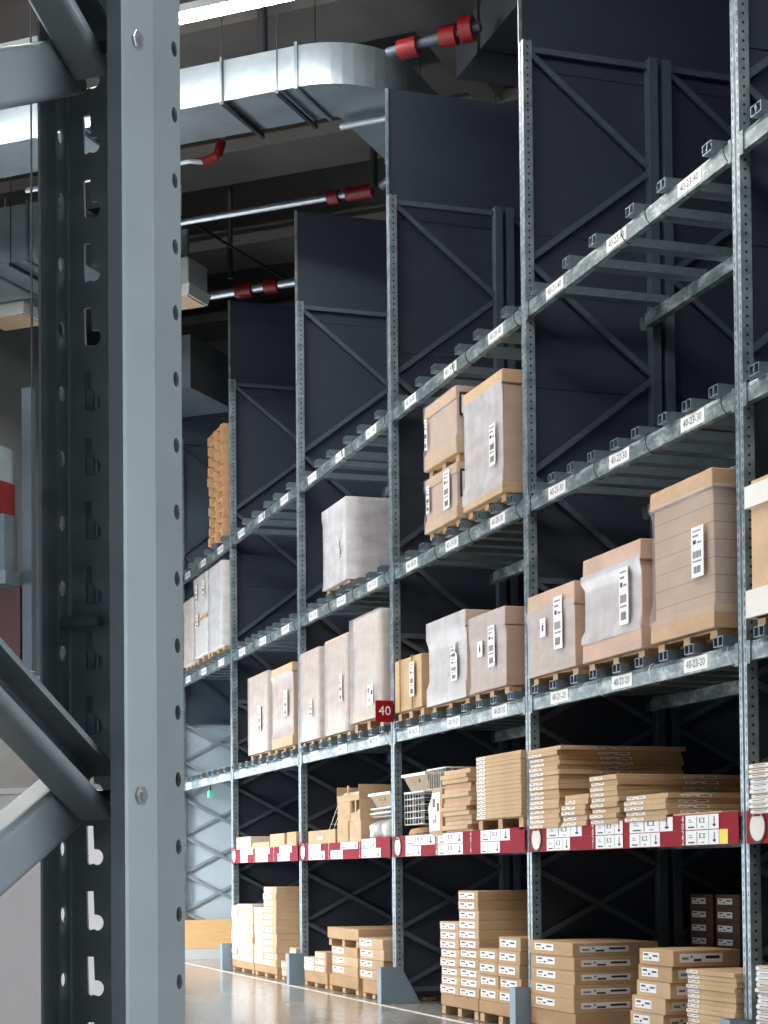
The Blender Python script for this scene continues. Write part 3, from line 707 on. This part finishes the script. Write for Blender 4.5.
def open_box(x0, x1, ya, yb, z0, z1, label, m_=tan, stuff=None, tilt=0):
    t = thing('open_carton', ((x0+x1)/2, (ya+yb)/2, z0), label, 'box')
    w = .012; m = MB(); m.box(x0, x1, ya, yb, z0, z0+w); m.box(x1-w, x1, ya, yb, z0+w, z1); m.box(x0, x1-w, ya, ya+w, z0+w, z1); m.box(x0, x1-w, yb-w, yb, z0+w, z1)
    m.box(x0, x0+w, ya+w, yb-w, z0+w, z0+w+(z1-z0)*.35); ym = (ya+yb)/2; m.box(x0, x0+w, ym-.02, ym+.02, z0+w+(z1-z0)*.35, z1)
    m.build('carton_body', m_, t)
    m = MB(); m.box(x0+.05, x1-.05, ya+.05, yb-.05, z0+w, z0+(z1-z0)*.6); m.build('contents', stuff or bag_mat, t, bevel=.02)
open_box(X0-.04, X0+.7, yy_(18.7), yy_(19.54), 2.121, 2.29, 'open-fronted carton with flaps on top of the group left of the white basket')
open_box(X0-.03, X0+.6, yy_(18.7), yy_(19.04), 1.901, 2.12, 'torn-open carton showing white filling, second tier left of the white basket', kraft2)
def leaning_grid():
    t = thing('wire_shelf', (X0+.1, 20.0*KX, 1.83), 'thin wire grid leaning against the cartons left of the white basket', 'wire rack')
    m = MB()
    for k in range(5): m.tube([(X0+.0+k*.05, yy_(20.0)+.0, 1.83), (X0+.0+k*.05, yy_(19.58), 2.14)], .004, 5)
    for q in (.2, .6, .95): m.tube([(X0-.01, yy_(20.0)-.42*KX*q, 1.83+.31*q), (X0+.22, yy_(20.0)-.42*KX*q, 1.83+.31*q)], .004, 5)
    m.build('wire_grid', wire_white, t)
leaning_grid()
def lump(c, r, sq=(1, 1, 1), seed=0, seg=14):
    rnd = random.Random(seed); m = MB(); vs = []; fs = []
    ph = [rnd.uniform(0, 6.28) for _ in range(6)]
    for i in range(seg+1):
        u = math.pi*i/seg
        for j in range(seg*2):
            v = math.pi*j/seg
            k = 1+.10*math.sin(5*v+ph[0])*math.sin(3*u+ph[1])+.07*math.sin(9*v+ph[2])*math.sin(u*2)+.06*math.cos(7*u+ph[3]+v)
            x, y, z = math.sin(u)*math.cos(v)*k, math.sin(u)*math.sin(v)*k, math.cos(u)*k
            sg = lambda a: math.copysign(abs(a)**.75, a)
            vs.append((c[0]+sg(x)*r*sq[0], c[1]+sg(y)*r*sq[1], c[2]+sg(z)*r*sq[2]))
    for i in range(seg):
        for j in range(seg*2): fs.append((i*seg*2+j, i*seg*2+(j+1) % (seg*2), (i+1)*seg*2+(j+1) % (seg*2), (i+1)*seg*2+j))
    zmin = c[2]-r*sq[2]*.8
    vs = [(x, y, max(z, zmin)) for x, y, z in vs]
    m.add(vs, fs, 0, True); return m
def bag(y, z0, w, h, label, seed, m_=None, x=.25, dx=.26):
    r = h/1.62; m = lump((X0+x, yy_(y), z0+h*.5-.0), h/1.7, (dx/(h/1.7), (w/2)/(h/1.7), 1), seed)
    lo = min(v.z for v in m.v)
    for v in m.v: v.z += z0-lo
    o = m.build('plastic_bag' if m_ is None else 'paper_bundle', m_ or bag_mat, origin=Vector((X0+x, yy_(y), z0))); tag(o, label, 'bag'); return o
def wire_basket(name, x0, x1, ya, yb, z0, z1, label, taper=.0, ny=7, nz=4, r=.006, rim=True, cat='basket'):
    t = thing(name, ((x0+x1)/2, (ya+yb)/2, z0), label, cat)
    def P_(a, b, c):                                          # a,b in 0..1, c height 0..1
        k = taper*(1-c); return Vector((x0+(x1-x0)*(k+(1-2*k)*a), ya+(yb-ya)*(k+(1-2*k)*b), z0+r+(z1-z0-2*r)*c))
    m = MB()
    for k in range(ny+1):
        b = k/ny
        for a in (0, 1): m.tube([P_(a, b, 0), P_(a, b, 1)], r*.6, 5)
        m.tube([P_(0, b, 0), P_(1, b, 0)], r*.6, 5)
    nx = max(3, int(ny*(x1-x0)/(yb-ya)))
    for k in range(nx+1):
        for b in (0, 1): m.tube([P_(k/nx, b, 0), P_(k/nx, b, 1)], r*.6, 5)
    for k in range(nz+1):
        c = k/nz; m.tube([P_(0, 0, c), P_(1, 0, c), P_(1, 1, c), P_(0, 1, c), P_(0, 0, c)], r*.6, 5)
    m.build('wire_mesh', wire_white, t)
    if rim:
        m = MB(); m.tube([P_(0, 0, 1), P_(1, 0, 1), P_(1, 1, 1), P_(0, 1, 1), P_(0, 0, 1)], r*1.5, 6); m.build('rim', wire_white, t)
    return t
bag(18.4, ZB, .38, .205, 'big crumpled clear plastic bag under the white basket, left of the third upright', 1)
bag(17.97, ZB, .34, .205, 'crumpled plastic bag just left of the third upright below the stacked wire trays', 2)
wire_basket('wire_tray', X0+.0, X0+.5, yy_(17.72), yy_(18.42), 1.915, 1.96, 'lowest white wire tray stacked on the plastic bags', .04, 9, 1)
wire_basket('wire_tray', X0+.0, X0+.5, yy_(17.72), yy_(18.4), 1.962, 2.01, 'second white wire tray stacked on the plastic bags', .04, 9, 1)
def crate_basket(x0, x1, ya, yb, z0, z1, label, m_=None):
    t = thing('rimmed_basket', ((x0+x1)/2, (ya+yb)/2, z0), label, 'basket')
    k = .07; m = MB(); w = .012
    bo = [(x0+k, ya+k, z0), (x1-k, ya+k, z0), (x1-k, yb-k, z0), (x0+k, yb-k, z0)]; to = [(x0, ya, z1), (x1, ya, z1), (x1, yb, z1), (x0, yb, z1)]
    bi = [(x0+k+w, ya+k+w, z0+w), (x1-k-w, ya+k+w, z0+w), (x1-k-w, yb-k-w, z0+w), (x0+k+w, yb-k-w, z0+w)]; ti = [(x0+w, ya+w, z1), (x1-w, ya+w, z1), (x1-w, yb-w, z1), (x0+w, yb-w, z1)]
    vs = bo+to+bi+ti; fs = [(3, 2, 1, 0), (8, 9, 10, 11)]
    for i in range(4):
        j = (i+1) % 4; fs += [(i, j, 4+j, 4+i), (8+j, 8+i, 12+i, 12+j), (4+i, 4+j, 12+j, 12+i)]
    m.add(vs, fs); m.build('basket_body', m_ or wicker, t)
    m = MB()
    for (a, b) in (((x0-.012, ya-.012), (x1+.012, ya+.014)), ((x0-.012, yb-.014), (x1+.012, yb+.012)), ((x0-.012, ya+.014), (x0+.014, yb-.014)), ((x1-.014, ya+.014), (x1+.012, yb-.014))):
        m.box(a[0], b[0], a[1], b[1], z1-.02, z1+.008)
    m.build('rim', wire_white, t)
    m = MB(); ym = (ya+yb)/2; m.box(x0-.002+.02, x0+.03, ym-.1, ym+.1, z0+(z1-z0)*.5, z0+(z1-z0)*.78); m.build('handle_plate', kraft3, t)
crate_basket(X0+.0, X0+.45, yy_(17.72), yy_(18.45), 2.012, 2.16, 'pale rectangular basket on the wire trays left of the third upright', wicker)
wire_basket('wire_crate', X0+.02, X0+.5, yy_(16.74), yy_(17.33), 1.80, 2.13, 'white wire crate right of the third upright holding up the tapered basket', 0, 7, 5, .007)
bag(17.02, ZB, .5, .10, 'crumpled brown paper and film under the white wire crate', 3, paper_brown, .2, .2)
bag(16.52, ZB+.0, .2, .40, 'white plastic draped beside the wire crate', 4, None, .12, .12)
crate_basket(X0+.0, X0+.5, yy_(16.62), yy_(17.33), 2.135, 2.30, 'tapered basket with white rim on top of the wire crate', wicker)
wire_basket('wire_basket', X0+.0, X0+.6, yy_(16.06), yy_(16.58), 2.12, 2.32, 'white wire basket lying on the white-fronted carton', 0, 8, 1, .006)
carton('carton', X0-.03, X0+.6, yy_(16.08), yy_(16.36), ZB, 2.115, kraft, 'upright brown carton with white front beside the crooked pile', None, (.02, .2, .36, .05))
# fourth bay shelf
carton('carton', X0-.03, X0+.7, yy_(23.7), yy_(24.52), ZB, 1.84, kraft_pale, 'low pale carton at the left end of the red strip shelf', None, (.1, .2, .05, .05))
carton('carton', X0-.03, X0+.7, yy_(22.7), yy_(23.6), ZB, 1.75, kraft2, 'flattest carton on the far shelf, second from its left end', None)
carton('carton', X0-.03, X0+.7, yy_(21.92), yy_(22.64), ZB, 1.84, kraft2, 'plain carton on the far shelf, third from its left end', None)
carton('carton', X0-.03, X0+.7, yy_(21.36), yy_(21.79), ZB, 1.845, tan, 'plain carton on the far shelf next to the fourth upright', None)

# --- wrapped loads
def load(name, label, y1, y0, z0, z1, dep=1.0, body=None, lid=0, tray_=0, wrap=None, wfrom=0, wto=1, labels=(), over=.012, cap=None, jit=.006, seed=0, seams=(), blue=False, outline=(), xo=0, bands=(), pal=True, palh=.085, sag=0, full=True):
    rnd = random.Random(seed or hash(name) % 99)
    ya, yb = yy_(y0), yy_(y1); z0, z1 = zz_(z0), zz_(z1); x0 = X0-.035+xo; x1 = x0+dep; body = body or kraft_pink; cap = cap or body
    t = thing(name, ((x0+x1)/2, (ya+yb)/2, z0), label, 'wrapped load')
    zl = z1-lid; zt = z0+tray_
    i_ = over
    def ring(z, e=0):
        return [Vector((x0+i_-e+rnd.uniform(-jit, jit)*.5, ya+i_-e+rnd.uniform(0, jit), z)), Vector((x1-i_+e, ya+i_-e+rnd.uniform(0, jit), z)), Vector((x1-i_+e, yb-i_+e-rnd.uniform(0, jit), z)), Vector((x0+i_-e+rnd.uniform(-jit, jit)*.5, yb-i_+e-rnd.uniform(0, jit), z))]
    m = MB(); nz = max(1, sag) if sag else 1
    if sag:
        for k in range(sag):
            a = zt+(zl-zt)*k/sag; b = zt+(zl-zt)*(k+1)/sag; o_ = rnd.uniform(-.012, .012)
            r0 = ring(a+.004); r1 = ring(b-.004)
            for q in r0+r1: q.x += o_; q.y += rnd.uniform(-.004, .004)
            m.hull(r0, r1)
        m.hull(ring(zt, -.02), ring(zl, -.02))
    else: m.hull(ring(zt), ring(zl))
    m.build('carton_block', body, t, bevel=.006)
    if lid: MB().hull(ring(zl, i_), ring(z1, i_-.004)).build('lid', cap, t, bevel=.006)
    if tray_: MB().hull(ring(z0, i_+.004), ring(zt, i_)).build('base_tray', cap, t, bevel=.006)
    if wrap:
        za = z0+(z1-z0)*wfrom; zb = z0+(z1-z0)*wto; m = MB(); e = (i_ if (lid or tray_) else 0)+.008; ns = 10
        rows = []
        for k in range(ns+1):
            z = za+(zb-za)*k/ns; ee = e+rnd.uniform(-.0005, .0008)
            if lid and zb > zl and z < zl-.05 and z > zt+.05: ee = .008+rnd.uniform(0, .003)
            rg = []
            c4 = [(x0+i_-ee, ya+i_-ee), (x1-i_+ee, ya+i_-ee), (x1-i_+ee, yb-i_+ee), (x0+i_-ee, yb-i_+ee)]
            for q in range(4):
                p, r_ = c4[q], c4[(q+1) % 4]
                for s_ in range(6):
                    f_ = s_/6; off = 0 if s_ == 0 else rnd.uniform(-.0006, .0006)
                    nx_, ny_ = (r_[1]-p[1]), -(r_[0]-p[0]); L_ = math.hypot(nx_, ny_)
                    rg.append((p[0]+(r_[0]-p[0])*f_+nx_/L_*off, p[1]+(r_[1]-p[1])*f_+ny_/L_*off, z))
            rows.append(rg)
        n = 24; vs = [p for rg in rows for p in rg]
        fs = [(k*n+i, k*n+(i+1) % n, (k+1)*n+(i+1) % n, (k+1)*n+i) for k in range(ns) for i in (range(n) if full else (18, 19, 20, 21, 22, 23))]  # unless full, front film only: its stronger reflection is put into the shape
        m.add(vs, fs, 0, True); m.build('stretch_wrap', FILM[wrap], t)
    fx = x0-.016
    for (fy, fz, w, h, kd) in labels:
        yc = yb-(yb-ya)*fy; zc = z0+(z1-z0)*fz; m = MB(); mark_label(m, fx, yc+w/2, yc-w/2, zc-h/2, zc+h/2, kd); m.build('shipping_label', LM, t)
    if blue:
        m = MB(); m.box(x0+.22, x0+.5, ya-.014, ya-.011, z0+(z1-z0)*.45, z0+(z1-z0)*.75); m.build('blue_print', blue_print, t)
    for (fz, h) in outline:
        m = MB(); zc = z0+(z1-z0)*fz; xa = x0+.03; xb = x0+.2; Y = ya-.014
        m.box(xa, xb, Y, Y+.003, zc-h/2, zc+h/2, 1); m.box(xa+.02, xb-.02, Y-.002, Y, zc-h/2+.025, zc+h/2-.025, 0); m.box(xa+.045, xb-.045, Y-.003, Y-.002, zc-h*.2, zc+h*.2, 1)
        m.build('handling_label', LM, t)
    for (f0, f1, mt) in bands:
        m = MB(); za = z0+(z1-z0)*f0; zb = z0+(z1-z0)*f1; m.box(x0-.016, x1+.006, ya-.016, yb+.016, za, zb); m.build('paper_band', mt, t)
    for fy in seams:
        m = MB(); yc = yb-(yb-ya)*fy; m.box(fx-.001, fx+.012, yc-.008, yc+.008, z0, z1+.002); m.box(fx, x1, yc-.008, yc+.008, z1, z1+.004); m.build('strap', kraft3, t)
    if pal:
        zs_ = [q for q in (2.8535, 4.5145) if 0 < z0-q < .2]; palh = z0-zs_[0] if zs_ else palh
        make_pallet(x0+.04, min(x1, X0+1.1), ya+.03, yb-.03, z0-palh, palh-.001, 'pallet under the '+label.split(' on ')[0], 'pallets under the wrapped loads')
    return t
N_ = 'wrapped_load'
# lower beam level
load(N_, 'brown carton load with clear film on a pallet, right of the second upright', 13.92, 12.96, 2.935, 3.61, 1.0, kraft_pink, .18, .0, 'mid', .0, .8, [(.38, .56, .11, .15, 2), (.70, .56, .17, .42, 1)], cap=kraft_pink, seed=3, full=False)
load(N_, 'milky film-wrapped carton load on the lower beam level, left of the tallest brown load', 12.81, 11.79, 2.93, 3.73, 1.0, kraft_pink, .15, .17, 'thick', .18, .84, [(.76, .52, .15, .42, 1)], cap=kraft_pink, over=.025, seed=4, full=False)
load(N_, 'tallest brown layered load, left of the right edge upright', 11.63, 10.70, 2.935, 4.01, 1.05, kraft_lay, .13, .16, 'thin', .1, .9, [(.80, .50, .17, .34, 1)], cap=card('kraft_cap', S(190, 158, 128)), over=.022, seed=5)
load(N_, 'tan load with two vertical straps right of the third upright', 17.49, 16.64, 2.955, 3.48, .7, tan, 0, 0, None, labels=[(.74, .55, .13, .34, 1)], seams=(.28, .72), seed=6, outline=())
load(N_, 'whitish film-wrapped load on a pallet between the strapped load and the blue-printed load', 16.44, 15.38, 2.925, 3.73, 1.0, kraft_pale, .15, .15, 'thick', .0, 1.0, [(.72, .58, .12, .12, 1), (.74, .37, .16, .24, 1)], cap=kraft_pale, over=.022, seed=7, full=False)
load(N_, 'film-wrapped brown load with a blue print on its side, left of the second upright', 15.28, 14.41, 2.935, 3.62, .95, kraft_pink, .16, 0, 'mid', 0, 1.0, [(.34, .55, .12, .14, 2), (.66, .54, .16, .36, 1)], cap=kraft_pink, blue=True, seed=8, full=False)
load(N_, 'tall sagging six-layer wrapped load next to the red flag 40', 19.0, 17.93, 2.97, 4.11, .9, kraft_pale, 0, .14, 'mid', 0, 1.0, [(.72, .22, .2, .22, 0)], cap=tan, over=.03, sag=6, seed=9)
load(N_, 'tall fine-layered wrapped load left of the sagging load', 20.06, 19.12, 2.915, 4.01, .9, kraft_fine, 0, 0, 'mid', 0, .98, [(.78, .45, .1, .3, 1)], jit=.012, seed=10)
load(N_, 'tall fine-layered wrapped load just right of the fourth upright', 21.14, 20.26, 2.92, 3.99, .9, kraft_fine, 0, 0, 'mid', 0, 1.0, [(.66, .35, .08, .2, 1)], jit=.012, seed=11)
load(N_, 'tall wrapped load with cap left of the fourth upright', 22.5, 21.46, 2.925, 3.95, .9, kraft_pink, .11, .13, 'mid', .12, .9, [(.74, .52, .16, .32, 1)], cap=kraft2, over=.022, seed=12, full=False)
load(N_, 'leftmost tall wrapped load of the fourth bay from the right', 23.8, 22.70, 2.935, 3.98, .9, kraft_fine, 0, 0, 'mid', 0, 1.0, [(.66, .42, .14, .32, 1)], jit=.012, seed=13)
load(N_, 'kraft load with two white paper bands at the right edge', 10.23, 9.25, 2.93, 3.81, 1.0, kraft2, 0, 0, None, bands=[(.80, .96, white_card), (.0, .2, white_card)], seed=14)
# middle beam level
load(N_, 'white wrapped load with kraft cap, middle level left of second upright', 15.41, 14.44, 4.61, 5.69, .95, kraft_pink, .12, .1, 'thick', .05, .9, [(.8, .42, .14, .36, 1)], cap=kraft2, over=.022, seed=15, palh=.09, full=False)
load(N_, 'lower load of the pair stacked left of the white wrapped load', 16.47, 15.58, 4.605, 5.13, .85, kraft_pink, .1, .12, 'thin', 0, 1, [(.15, .6, .08, .26, 1), (.74, .58, .16, .36, 1)], cap=kraft2, outline=((.62, .26),), seed=16, palh=.085)
load(N_, 'upper load of the pair stacked left of the white wrapped load', 16.47, 15.58, 5.215, 5.84, .85, kraft_pink, .12, .16, 'thin', 0, 1, [(.1, .55, .06, .3, 1)], cap=kraft2, outline=((.72, .22),), seed=17, palh=.08)
load(N_, 'lone grey wrapped load on the middle beam level left of the third upright', 20.06, 19.10, 4.60, 5.52, 1.1, grey_card, .1, 0, 'thick', 0, 1, [(.68, .47, .1, .1, 1), (.7, .36, .12, .1, 1)], cap=white_card, seed=18)
load(N_, 'pale two-tier wrapped load, second from left in the farthest bay', 27.22, 26.28, 4.65, 5.86, .9, white_card, .1, 0, 'mid', 0, 1, [(.25, .8, .14, .26, 1), (.8, .8, .14, .26, 1), (.3, .45, .14, .2, 1)], cap=kraft_pale, bands=[(.44, .47, kraft3)], palh=.12, seed=19)
load(N_, 'whitest film-wrapped load next to the fifth upright in the farthest bay', 26.24, 25.3, 4.63, 5.86, .95, white_card, 0, 0, 'thick', 0, 1, [], cap=kraft_pale, palh=.11, jit=.02, seed=20)
load(N_, 'pale wrapped load half hidden by the near rack post', 28.05, 27.3, 4.605, 5.62, .9, kraft_pale, .1, 0, 'mid', 0, 1, [], seed=21)
# column of empty pallets on the top beam level
def pallet_column():
    z = 6.15; ya, yb = yy_(25.28), yy_(26.2); first = None; n = 11
    for k in range(n):
        lab = 'empty pallet in the pallet column on the top beams, %s' % nth(k, n)
        if first is None:
            first = make_pallet(X0-.03, X0+.75, ya, yb, z, .149, lab, 'column of empty pallets on the top beams', color=mat('pallet_wood_warm', S(204, 162, 118), .75, 0, .15, 5), bw=.07); index_children(first)
        else: copy_tree(first, Vector((first.location.x+R(-.02, .02), first.location.y+R(-.02, .02), z+k*.149)), lab)
pallet_column()

# --- end of the row
t = thing('wooden_barrier', (X0-.1, 28.2, 0), 'low pine board barrier at the foot of the farthest rack', 'barrier')
m = MB(); m.box(X0-.35, X0+2.6, 28.05, 28.13, .17, .62); m.build('pine_board', plank, t, bevel=.004)
m = MB(); m.box(X0-.35, X0+2.6, 28.02, 28.13, .0, .168); m.build('plinth', white_metal, t)
t = thing('exit_lamp', (X0+.15, 27.2, 2.5), 'tiny green exit lamp hanging below the lower beam of the farthest bay', 'lamp')
yl = 26.1
m = MB(); m.box(X0-.03, X0+.03, yl-.06, yl+.06, 2.47, 2.57); m.build('lit_panel', green_lamp, t)
m = MB(); m.box(X0-.01, X0+.01, yl-.01, yl+.01, 2.56, 2.66); m.build('bracket', dark_metal, t)

# ------------------------------------------------------------------ things seen past the near post on the left
t = thing('storage_cabinet', B(5.3, -3.8, 0), 'white flat-sided cabinet low at the left behind the near rack', 'cabinet')
m = MB(); m.box(5.0, 5.6, -4.9, -3.24, .06, 1.585, fr=B); m.build('cabinet_body', cabinet_white, t, bevel=.004)
m = MB(); m.box(5.02, 5.58, -4.88, -3.26, .0, .06, fr=B); m.build('plinth', dark_metal, t)
m = MB(); m.box(4.99, 5.6, -4.91, -3.23, 1.586, 1.606, fr=B); m.build('top_board', cabinet_white, t)
m = MB(); m.box(9.0, 9.25, -9, -5.5, 0, 2.5, fr=B)
for b in (-7.06, -6.96, -5.9): m.box(8.985, 9.0, b, b+.03, 0, 2.5, 1, fr=B)
o = m.build('partition_wall', [mat('grey_partition', S(146, 142, 138), .8, 0, .15, 3), dark_metal], origin=B(9.1, -7, 0)); tag(o, 'grey ribbed partition standing behind the white cabinet at the left', 'partition')
t = thing('hanging_board', B(11, -8.2, 2.77), 'red and grey board hanging from the ceiling at the left edge, behind the near post', 'sign')
bz = -7.42
m = MB(); m.box(11.0, 11.12, -10.6, bz, 2.75, 3.42, fr=B); m.build('lower_red_panel', mat('deep_red', S(66, 8, 18), .5), t)
m = MB(); m.box(10.85, 11.14, -10.6, bz-.02, 3.42, 3.52, fr=B); m.build('ledge', support_mat, t)
m = MB(); m.box(10.95, 11.12, -10.6, bz-.1, 3.521, 3.95, fr=B); m.build('grey_panel', mat('sign_grey', S(92, 106, 114), .5), t)
m = MB(); m.box(10.9, 11.12, -10.6, bz-.12, 3.951, 4.19, fr=B); m.build('upper_red_panel', red_paint, t)
m = MB(); m.box(10.2, 11.12, -10.6, bz-.14, 4.191, 4.45, fr=B); m.build('top_case', mat('sign_case', S(140, 152, 154), .5), t)
m = MB(); m.box(11.0, 11.06, bz+.02, bz+.10, 2.8, 4.86, fr=B); m.build('side_post', brace_mat, t)
for b in (-7.98, -10.2):
    m = MB(); m.tube([B(11.06, b, 4.45), B(11.06, b, 12)], .008, 5); m.build('hanging_rod', dark_metal, t)
m = MB(); m.tube([B(11.06, bz+.07, 4.86), B(11.06, bz+.07, 12)], .008, 5); m.build('hanging_rod', dark_metal, t)

# ------------------------------------------------------------------ near rack frame
O = Vector((.23693107, 1.3645837, 0))
def L(u, v, z): return O+DV*u+NV*v+Vector((0, 0, z))
def ell(cu, cz, ru, rz, n=16): return [(cu+ru*math.cos(-2*math.pi*k/n), cz+rz*math.sin(-2*math.pi*k/n)) for k in range(n)]
def keyhole(c, cz, sgn):
    # narrow slot with a round bulge at its lower end, on the side away from the post's edge
    pts = [(-.0045, .0155), (-.0035, -.0145), (-.002, -.0155)]
    pts = [(-.0042, .0148), (-.0034, -.0135), (-.002, -.0152)]
    a = [(.0050+.0058*math.cos(q), -.0092+.0060*math.sin(q)) for q in [math.radians(x) for x in range(-125, 86, 18)]]
    pts += a+[(.0028, -.003), (.0020, .0148)]
    return [(c+sgn*x, cz+z) for x, z in pts]
def strip_cells(m, f, lo, hi, z0, z1, holes, pitch=.05):
    """f(s,z) -> point; strip s in lo..hi with one set of holes(zc) per pitch"""
    n = int(round((z1-z0)/pitch))
    for k in range(n):
        a = z0+k*pitch; b = a+pitch; outer = [(lo, a), (hi, a), (hi, b), (lo, b)]
        loops = [[Vector((p[0], p[1], 0)) for p in outer]]
        for h in holes(a+pitch/2): loops.append([Vector((p[0], p[1], 0)) for p in h])
        flat = [p for lp in loops for p in lp]; tris = tessellate_polygon(loops)
        m.add([f(p.x, p.y) for p in flat], [tuple(tr) for tr in tris])
PZ0 = .009
def near_post(sgn_u, uo, t, name, m_, holes_on=True, z1=2.659):
    """perforated upright; web at u=uo, flanges running to u=uo-sgn_u*..."""
    m = MB(); z0 = PZ0+.0
    Lu = lambda u, v, z: L(uo+sgn_u*u, v, z)
    strip_cells(m, lambda s, z: Lu(0, s, z), -.047, .047, z0, z1, lambda zc: [keyhole(-.0305, zc+.0015, 1), keyhole(.0305, zc+.0015, -1)])
    hz = .0245
    def hole_off(zc): return [ell(-.0095, zc-.0, .0042, .0058)]
    for v in (.05, -.05):
        strip_cells(m, lambda s, z, v=v: Lu(s, v, z), -.018, -.002, z0, z1, lambda zc: [ell(-.0105, zc-.001, .0042, .0058)])
    n = [z0, z1]
    def plain(pts2, sm=False): m.sweep([(a, b) for a, b in pts2], [L(uo, 0, z0), L(uo, 0, z1)], DV*sgn_u, NV, closed=False, sm=sm)
    plain([(0, .047), (-.0008, .0492), (-.002, .05)]); plain([(0, -.047), (-.0008, -.0492), (-.002, -.05)])
    plain([(-.018, .05), (-.0420, .0500), (-.0740, .0452), (-.0755, .0440), (-.0758, .033)])
    plain([(-.018, -.05), (-.026, -.0485), (-.036, -.0465), (-.045, -.0460)])
    o = m.build(name, m_, t, merge=True)
    md = o.modifiers.new('thickness', 'SOLIDIFY'); md.thickness = .0022; md.offset = 0
    return o
t = thing('near_rack_frame', O, 'close-up perforated grey steel rack frame with diagonal braces at the left foreground', 'rack frame')
near_post(1, 0, t, 'upright', steel_near)
near_post(-1, -.56, t, 'rear_upright', steel_near)
zb0, zb1 = 1.3695, 1.9190
def channel(m, p, q, w, dep, v0, opening, lip=.008, th=.0025):
    """C channel from p to q (u,z); web at v0, flanges reach v0+opening*dep"""
    P0 = L(p[0], 0, p[1]); P1 = L(q[0], 0, q[1]); tdir = (P1-P0).normalized(); wd = NV.cross(tdir).normalized()
    if wd.z < 0: wd = -wd
    o = opening; r = .006
    prof = []
    # outline of a thin C, outer then inner, with rounded corners; coordinates (v, w)
    def arc(cv, cw, rr, a0, a1, n=5): return [(cv+rr*math.cos(math.radians(a0+(a1-a0)*k/n)), cw+rr*math.sin(math.radians(a0+(a1-a0)*k/n))) for k in range(n+1)]
    h = w/2
    out = [(dep-.0, h-lip)]+arc(dep-r, h-r, r, 0, 90)+arc(r, h-r, r, 90, 180)+arc(r, -h+r, r, 180, 270)+arc(dep-r, -h+r, r, 270, 360)+[(dep, -h+lip)]
    inn = [(dep-th, -h+lip)]+arc(dep-r, -h+r, r-th, 360, 270)+arc(r, -h+r, r-th, 270, 180)+arc(r, h-r, r-th, 180, 90)+arc(dep-r, h-r, r-th, 90, 0)+[(dep-th, h-lip)]
    prof = [(v0+o*a, b) for a, b in out+inn]
    m.sweep(prof, [P0, P1], NV, wd, sm=False)
sl = .56
nodes = [zb0-.549*2, zb0-.549, zb0, zb1, zb1+.549]
for zc in nodes:
    if zc > .05:
        up = (zc+.2745-.0)
        if up < 2.55:
            m = MB(); channel(m, (-.043, zc+.001), (-.50, zc+.246), .040, .032, -.012, 1); m.build('upper_brace', mat('brace_near', S(116, 123, 128), .45, .3, .07, 30), t)
    if zc-.27 > .02:
        m = MB(); channel(m, (-.037, zc+.003), (-.50, zc-.231), .040, .030, -.013, -1); m.build('lower_brace', steel_near, t)
    if zc > .05:
        pc = L(-.060, .0438, zc)
        m = MB()
        hx = [pc+NV*.0+DV*(.0075*math.cos(math.pi*k/3))+Zv*(.0075*math.sin(math.pi*k/3)) for k in range(6)]
        ws = [pc+DV*(.0092*math.cos(math.pi*k/10))+Zv*(.0092*math.sin(math.pi*k/10)) for k in range(20)]
        m.hull(ws, [p+NV*.0018 for p in ws]); m.hull([p+NV*.0018 for p in hx], [p+NV*.006 for p in hx])
        m.tube([pc+NV*.006, pc+NV*.0078], .0038, 12); bo = m.build('bolt', zinc, t, bevel=.0006)
        m = MB(); m.tube([pc-NV*.003, pc-NV*.088], .0045, 8); m.build('bolt_shank', dark_metal, bo)
# locking pin and connector plate behind the slots
m = MB(); m.tube([L(-.010, -.049, 1.5065), L(-.010, -.016, 1.5065)], .0046, 14); m.build('locking_pin', steel_back, t, )
m = MB(); m.box(0.004, .008, -.046, -.006, 1.40, 1.71, fr=lambda a, b, z: L(a, b, z))
for k in range(6): m.box(-.002, .004, -.032, -.026, 1.42+k*.05, 1.436+k*.05, fr=lambda a, b, z: L(a, b, z))
m.build('connector_plate', steel_back, t)
m = MB(); m.box(-.082, .012, -.062, .062, 0, .008, fr=lambda a, b, z: L(a, b, z)); m.build('foot_plate', steel_back, t)
m = MB(); m.box(-.575, -.475, -.062, .062, 0, .008, fr=lambda a, b, z: L(a, b, z)); m.build('foot_plate', steel_back, t)

for o in bpy.data.objects:
    if '_o' in o: del o['_o']
